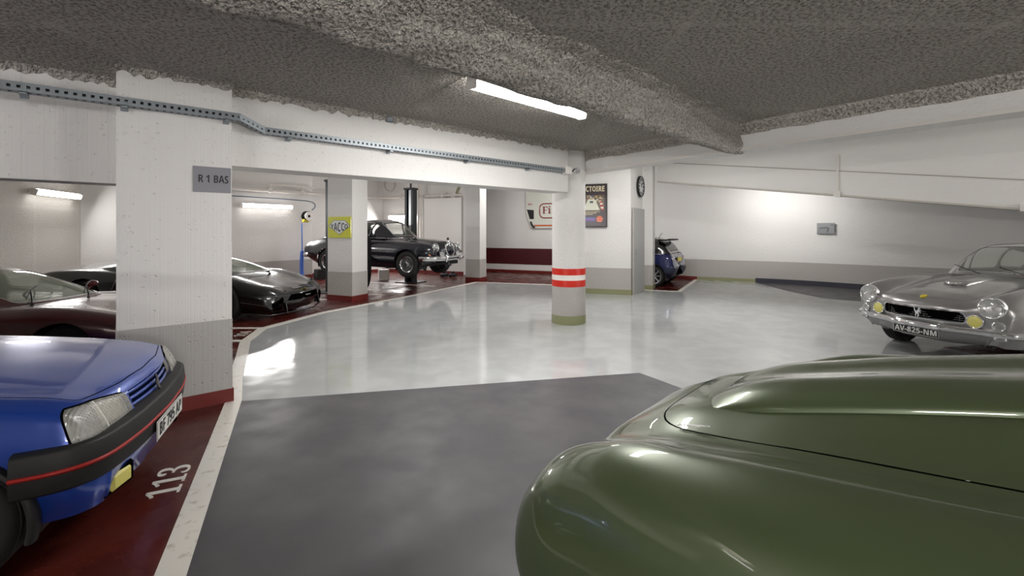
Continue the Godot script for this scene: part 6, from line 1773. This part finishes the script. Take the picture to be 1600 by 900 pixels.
func smooth_path2(p: PackedVector2Array) -> PackedVector2Array:
	var r := PackedVector2Array()
	var m := p.size()
	for i in m:
		r.append(p[i])
		if i > 0 and i < 4: r.append(p[i].cubic_interpolate(p[i + 1], p[i - 1], p[(i + 2) % m], 0.5))
	return r

func poster_print() -> ImageTexture:         # flat print: a loose race scene in blocks of colour
	var im := Image.create(140, 210, false, Image.FORMAT_RGB8)
	im.fill(Color("4a4044"))
	var r := RandomNumberGenerator.new(); r.seed = 12
	im.fill_rect(Rect2i(14, 52, 112, 76), Color("6d6456"))
	for i in 60:
		var cols := [Color("b9a98a"), Color("8a3d34"), Color("54617a"), Color("d8cfb2"), Color("3b3a3c"), Color("a0763f")]
		im.fill_rect(Rect2i(r.randi_range(14, 112), r.randi_range(52, 84), r.randi_range(4, 12), r.randi_range(4, 14)), cols[r.randi() % 6])
	for y in range(74, 128):
		var t := (y - 74) / 54.0
		var hw := int(lerpf(18, 40, t))
		im.fill_rect(Rect2i(66 - hw, y, hw * 2, 1), Color("d9dac6").darkened(0.1 if y % 9 < 2 else 0.0))
	im.fill_rect(Rect2i(58, 82, 16, 10), Color("42525c"))
	for y in range(84, 128): im.fill_rect(Rect2i(104 + int((y - 84) * 0.2), y, 12, 1), Color("b5473d") if y % 20 < 12 else Color("e5e0d4"))
	for k in 3: im.fill_rect(Rect2i(20, 134 + k * 7, [86, 70, 52][k], 3), Color("cdbf98"))
	im.fill_rect(Rect2i(14, 164, 70, 8), Color("5563a8")); im.fill_rect(Rect2i(14, 172, 70, 7), Color("8a4b8f")); im.fill_rect(Rect2i(14, 179, 70, 4), Color("46549a"))
	for y in range(156, 188):
		var d := int(sqrt(maxf(0.0, 256.0 - pow(y - 172, 2))))
		im.fill_rect(Rect2i(104 - d, y, d * 2, 1), Color("d2502f") if (y / 4) % 3 else Color("e8a07a"))
	return ImageTexture.create_from_image(im)

func build_lift() -> void:
	var o := thing("two_post_lift", "dark two-post car lift holding the midnight blue vintage saloon", "car lift", P(-3.9, 0, 13.05))
	var pan := mat("2d3134", 0.4, 0.4)
	var strip := mat("b8bbbd", 0.3, 0.6)
	var perp := Vector2(0.42, 0.907)
	for k: Array in [[-4.62, 11.9, 1.0], [-3.13, 14.25, -1.0]]:
		var at := P(k[0], 0, k[1]) - o.position
		var inward := Vector3(perp.x, 0, -perp.y) * float(k[2])
		var side := inward.cross(Vector3.UP)
		var bs := Basis(side, Vector3.UP, inward if side.cross(Vector3.UP).dot(inward) > 0 else -inward)
		var g := Geo.new()
		g.box(at + Vector3.UP * 1.45 - inward * 0.09, Vector3(0.32, 2.88, 0.04), bs, 0.01)
		for s: float in [-1.0, 1.0]:
			g.box(at + Vector3.UP * 1.45 + side * 0.145 * s, Vector3(0.035, 2.88, 0.2), bs, 0.008)
			g.box(at + Vector3.UP * 1.45 + side * 0.11 * s + inward * 0.09, Vector3(0.07, 2.88, 0.02), bs, 0.006)
		g.box(at + Vector3.UP * 2.88, Vector3(0.36, 0.06, 0.28), bs, 0.01)
		var post := obj("post", g, pan, o)
		g = Geo.new(); g.box(at + Vector3.UP * 1.5 + inward * 0.03, Vector3(0.11, 2.7, 0.03), bs, 0.006); obj("screw_cover", g, strip, post)
		g = Geo.new(); g.box(at + Vector3.UP * 0.012, Vector3(0.75, 0.024, 0.6), bs, 0.006); obj("base_plate", g, pan, o)
		g = Geo.new(); g.box(at + Vector3.UP * 0.75 + inward * 0.06, Vector3(0.2, 0.75, 0.16), bs, 0.015); obj("carriage", g, M.black, o)
		for s: float in [-1.0, 1.0]:
			g = Geo.new()
			var e := at + inward * 0.72 + side * 0.36 * s + Vector3.UP * 0.52
			g.tube(PackedVector3Array([at + inward * 0.12 + side * 0.1 * s + Vector3.UP * 0.5, e]), 0.05, 4)
			g.lathe(pv([0.0, 0.0, 0.07, 0.0, 0.07, 0.12, 0.0, 0.14]), e - Vector3.UP * 0.02, Vector3.UP, 14)
			obj("lift_arm", g, pan, o)
	var g3 := Geo.new(); g3.tube(pts3([0.77, 2.9, -1.2, 0.77, 3.78, -1.2]), 0.03, 8); obj("hose_riser", g3, pan, o)

func build_props() -> void:
	build_tray()
	build_signs()
	build_lift()
	# pipes along the rear walls
	var g := Geo.new()
	var pipe := pts3([-9.9, 2.84, -11.1, -6.75, 2.84, -15.72, -6.9, 2.86, -16.0, -5.0, 2.86, -17.82, -1.72, 2.86, -16.34])
	g.tube(pipe, 0.055, 10, true)
	var po := obj("water_pipe", g, M.pipe_white)
	tag(po, "white water pipe along the rear walls above the lamps", "pipe")
	for q: Array in [[-7.6, 14.48], [-7.0, 15.35], [-5.9, 16.96], [-4.2, 17.46], [-2.5, 16.7], [-2.1, 16.52]]:
		g = Geo.new(); g.box(P(q[0], 2.85, q[1]), Vector3(0.14, 0.15, 0.14), Basis(Vector3.UP, 0.6), 0.02); g.tube(PackedVector3Array([P(q[0], 2.9, q[1]), P(q[0], 3.02, q[1] + 0.02)]), 0.02, 6); obj("pipe_valve", g, M.pipe_white, po)
	g = Geo.new(); g.tube(pts3([-9.9, 3.05, -11.15, -6.75, 3.05, -15.78]), 0.03, 8); tag(obj("thin_pipe", g, M.pipe_white), "thin white pipe above the water pipe over the black sports car", "pipe")
	g = Geo.new(); g.tube(smooth_path(pts3([-9.7, 2.62, -11.45, -8.2, 2.62, -13.7, -7.1, 2.6, -15.2, -6.75, 2.55, -15.55, -6.62, 2.4, -15.5, -6.68, 2.27, -15.37])), 0.016, 6)
	tag(obj("air_hose", g, mat("4f5f78", 0.5)), "thin dark air hose looping along the wall to the hose reel", "hose")
	# reel with its hanging blue hose
	var o := thing("hose_reel", "yellow and black hose reel with white disc on the rear wall", "hose reel", P(-6.80, 2.07, 15.3))
	o.basis = facing(Vector2(0.8, 0.6))
	g = Geo.new(); g.lathe(pv([0.0, -0.07, 0.17, -0.07, 0.17, -0.05, 0.11, -0.045, 0.11, 0.045, 0.17, 0.05, 0.17, 0.07, 0.1, 0.08]), Vector3.ZERO, Vector3(0.5, 0, 1), 24); obj("drum", g, M.black, o)
	g = Geo.new(); g.lathe(pv([0.05, 0.075, 0.15, 0.075, 0.15, 0.1, 0.05, 0.1]), Vector3.ZERO, Vector3(0.5, 0, 1), 24); obj("white_disc", g, M.pipe_white, o)
	g = Geo.new(); g.box(Vector3(-0.05, -0.15, 0.02), Vector3(0.2, 0.1, 0.16), Basis(), 0.02); obj("yellow_bracket", g, mat("c8b82a", 0.4), o)
	g = Geo.new(); g.box(Vector3(-0.1, 0.0, -0.12), Vector3(0.1, 0.12, 0.14), Basis(), 0.01); obj("wall_arm", g, M.black, o)
	g = Geo.new(); g.tube(smooth_path(pts3([-6.93, 1.84, -15.2, -6.93, 1.5, -15.2, -6.92, 0.9, -15.2]), 4), 0.02, 6); g.tube(smooth_path(pts3([-6.92, 0.92, -15.2, -6.94, 0.5, -15.2, -6.9, 0.1, -15.16, -6.8, 0.05, -15.05]), 4), 0.065, 8)
	tag(obj("blue_hose", g, mat("3f63b4", 0.5)), "blue hose hanging down from the hose reel to the floor", "hose")
	# coil and slanting pipe above the white board
	g = Geo.new()
	var coil := PackedVector3Array()
	for i in 60:
		var a := i * 0.22 + 0.6
		coil.append(P(-4.62 + cos(a) * 0.2, 3.32 + sin(a) * 0.24, 17.45 - i * 0.001))
	g.tube(coil, 0.03, 6); tag(obj("hose_coil", g, mat("b9b5ac", 0.5)), "pale coiled hose hanging high on the rear wall", "hose")
	var lo := thing("wall_board", "large bright white board on the rear wall beside the lift post", "board", P(-2.62, 1.83, 16.72))
	lo.basis = facing(Vector2(0.9139, -0.406))
	g = Geo.new(); g.box(Vector3(0.03, 0, 0), Vector3(1.72, 1.88, 0.05), Basis(), 0.008); obj("panel", g, mat("eceae6", 0.45), lo)
	g = Geo.new(); g.box(Vector3(0.03, -0.96, 0.0), Vector3(1.74, 0.04, 0.07), Basis(), 0.005); obj("bottom_rail", g, M.dark_steel, lo)
	g = Geo.new(); g.tube(pts3([-3.46, 0.1, -16.98, -3.46, 3.75, -16.98]), 0.035, 8); g.tube(pts3([-3.34, 0.9, -16.93, -3.34, 3.75, -16.93]), 0.025, 8); tag(obj("riser_pipe", g, M.pipe_white), "pair of white vertical pipes left of the bright board", "pipe")
	g = Geo.new(); g.tube(pts3([-1.95, 2.9, -16.2, -1.75, 3.4, -16.3]), 0.05, 8); tag(obj("slanting_pipe", g, mat("8b8a6a", 0.5)), "short olive pipe slanting up above the bright board", "pipe")
	# small things on the floor and pillar
	g = Geo.new(); g.extrude(round_poly(pv([-0.17, 0.0, 0.17, 0.0, 0.14, 0.32, -0.14, 0.32]), 0.02), P(-6.42, 0.0, 15.3), Vector3(0.8, 0, -0.6), Vector3.UP, Vector3(0.25, 0, 0.3)); tag(obj("bin", g, M.black), "small black bin on the floor behind the saloon's tail", "bin")
	g = Geo.new(); g.box(P(-4.15, 0.17, 14.9), Vector3(0.32, 0.34, 0.3), Basis(Vector3.UP, 0.4), 0.01); tag(obj("white_box", g, M.pipe_white), "white box on the floor under the raised saloon", "box")
	for k: Array in [[-2.45, 15.9, 0.3], [-2.15, 15.8, 1.0]]:
		g = Geo.new(); g.tube(PackedVector3Array([P(k[0], 0.06, k[1]), P(k[0] + 0.25, 0.08, k[1] - 0.1)]), 0.06, 8); g.box(P(k[0] + 0.12, 0.14, k[1]), Vector3(0.12, 0.12, 0.1), Basis(Vector3.UP, k[2]), 0.02)
		tag(obj("trolley_jack", g, M.dark_steel), "small dark jack on the floor before the bright board, " + ("left one" if k[2] < 0.5 else "right one"), "jack")
	g = Geo.new(); g.extrude(round_poly(pv([-0.3, 0.2, 0.22, 0.2, 0.3, 0.55, 0.3, 1.46, -0.3, 1.46]), 0.16, 6), P(-3.61, 0.0, 11.05), Vector3(0.92, 0, 0.39), Vector3.UP, Vector3(-0.03, 0, -0.07))
	tag(obj("pillar_pad", g, mat("1a1a1b", 0.45)), "tall black pad with rounded foot hung behind the signed pillar", "pad")
	# sprayed-over conduit from the ceiling lamp
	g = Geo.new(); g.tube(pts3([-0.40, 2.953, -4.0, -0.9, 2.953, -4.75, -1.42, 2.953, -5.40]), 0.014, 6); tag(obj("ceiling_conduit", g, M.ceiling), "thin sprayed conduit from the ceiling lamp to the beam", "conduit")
	g = Geo.new(); g.box(P(-1.45, 2.91, 5.44), Vector3(0.09, 0.07, 0.07), Basis(Vector3.UP, 0.7), 0.015); tag(obj("conduit_box", g, M.galv), "small junction box at the beam end of the ceiling conduit", "junction box")

# ------------------------------------------------------------------ the scene
func _ready() -> void:
	var cam := Camera3D.new()
	cam.name = "camera"
	cam.projection = Camera3D.PROJECTION_FRUSTUM
	cam.near = 0.05; cam.far = 60.0
	cam.size = 0.05 * 900.0 / 720.0            # f = 720 px at 1600 x 900, lens shifted down by 90 px
	cam.frustum_offset = Vector2(0, -0.05 * 90.0 / 720.0)
	cam.position = Vector3(0, 1.6, 0)
	add_child(cam)
	cam.current = true
	var env := Environment.new()
	env.background_mode = Environment.BG_COLOR
	env.background_color = Color("101010")
	env.tonemap_mode = Environment.TONE_MAPPER_LINEAR
	env.tonemap_exposure = 1.42
	env.sdfgi_enabled = true; env.ssao_enabled = true; env.ssil_enabled = true
	var we := WorldEnvironment.new()
	we.name = "surroundings"
	we.environment = env
	add_child(we)
	make_materials()
	build_lamps()
	build_room()
	car_materials()
	build_green_car()
	build_blue_car()
	build_silver_car()
	build_maroon_car()
	build_black_car()
	build_lifted_car()
	build_small_car()
	build_props()
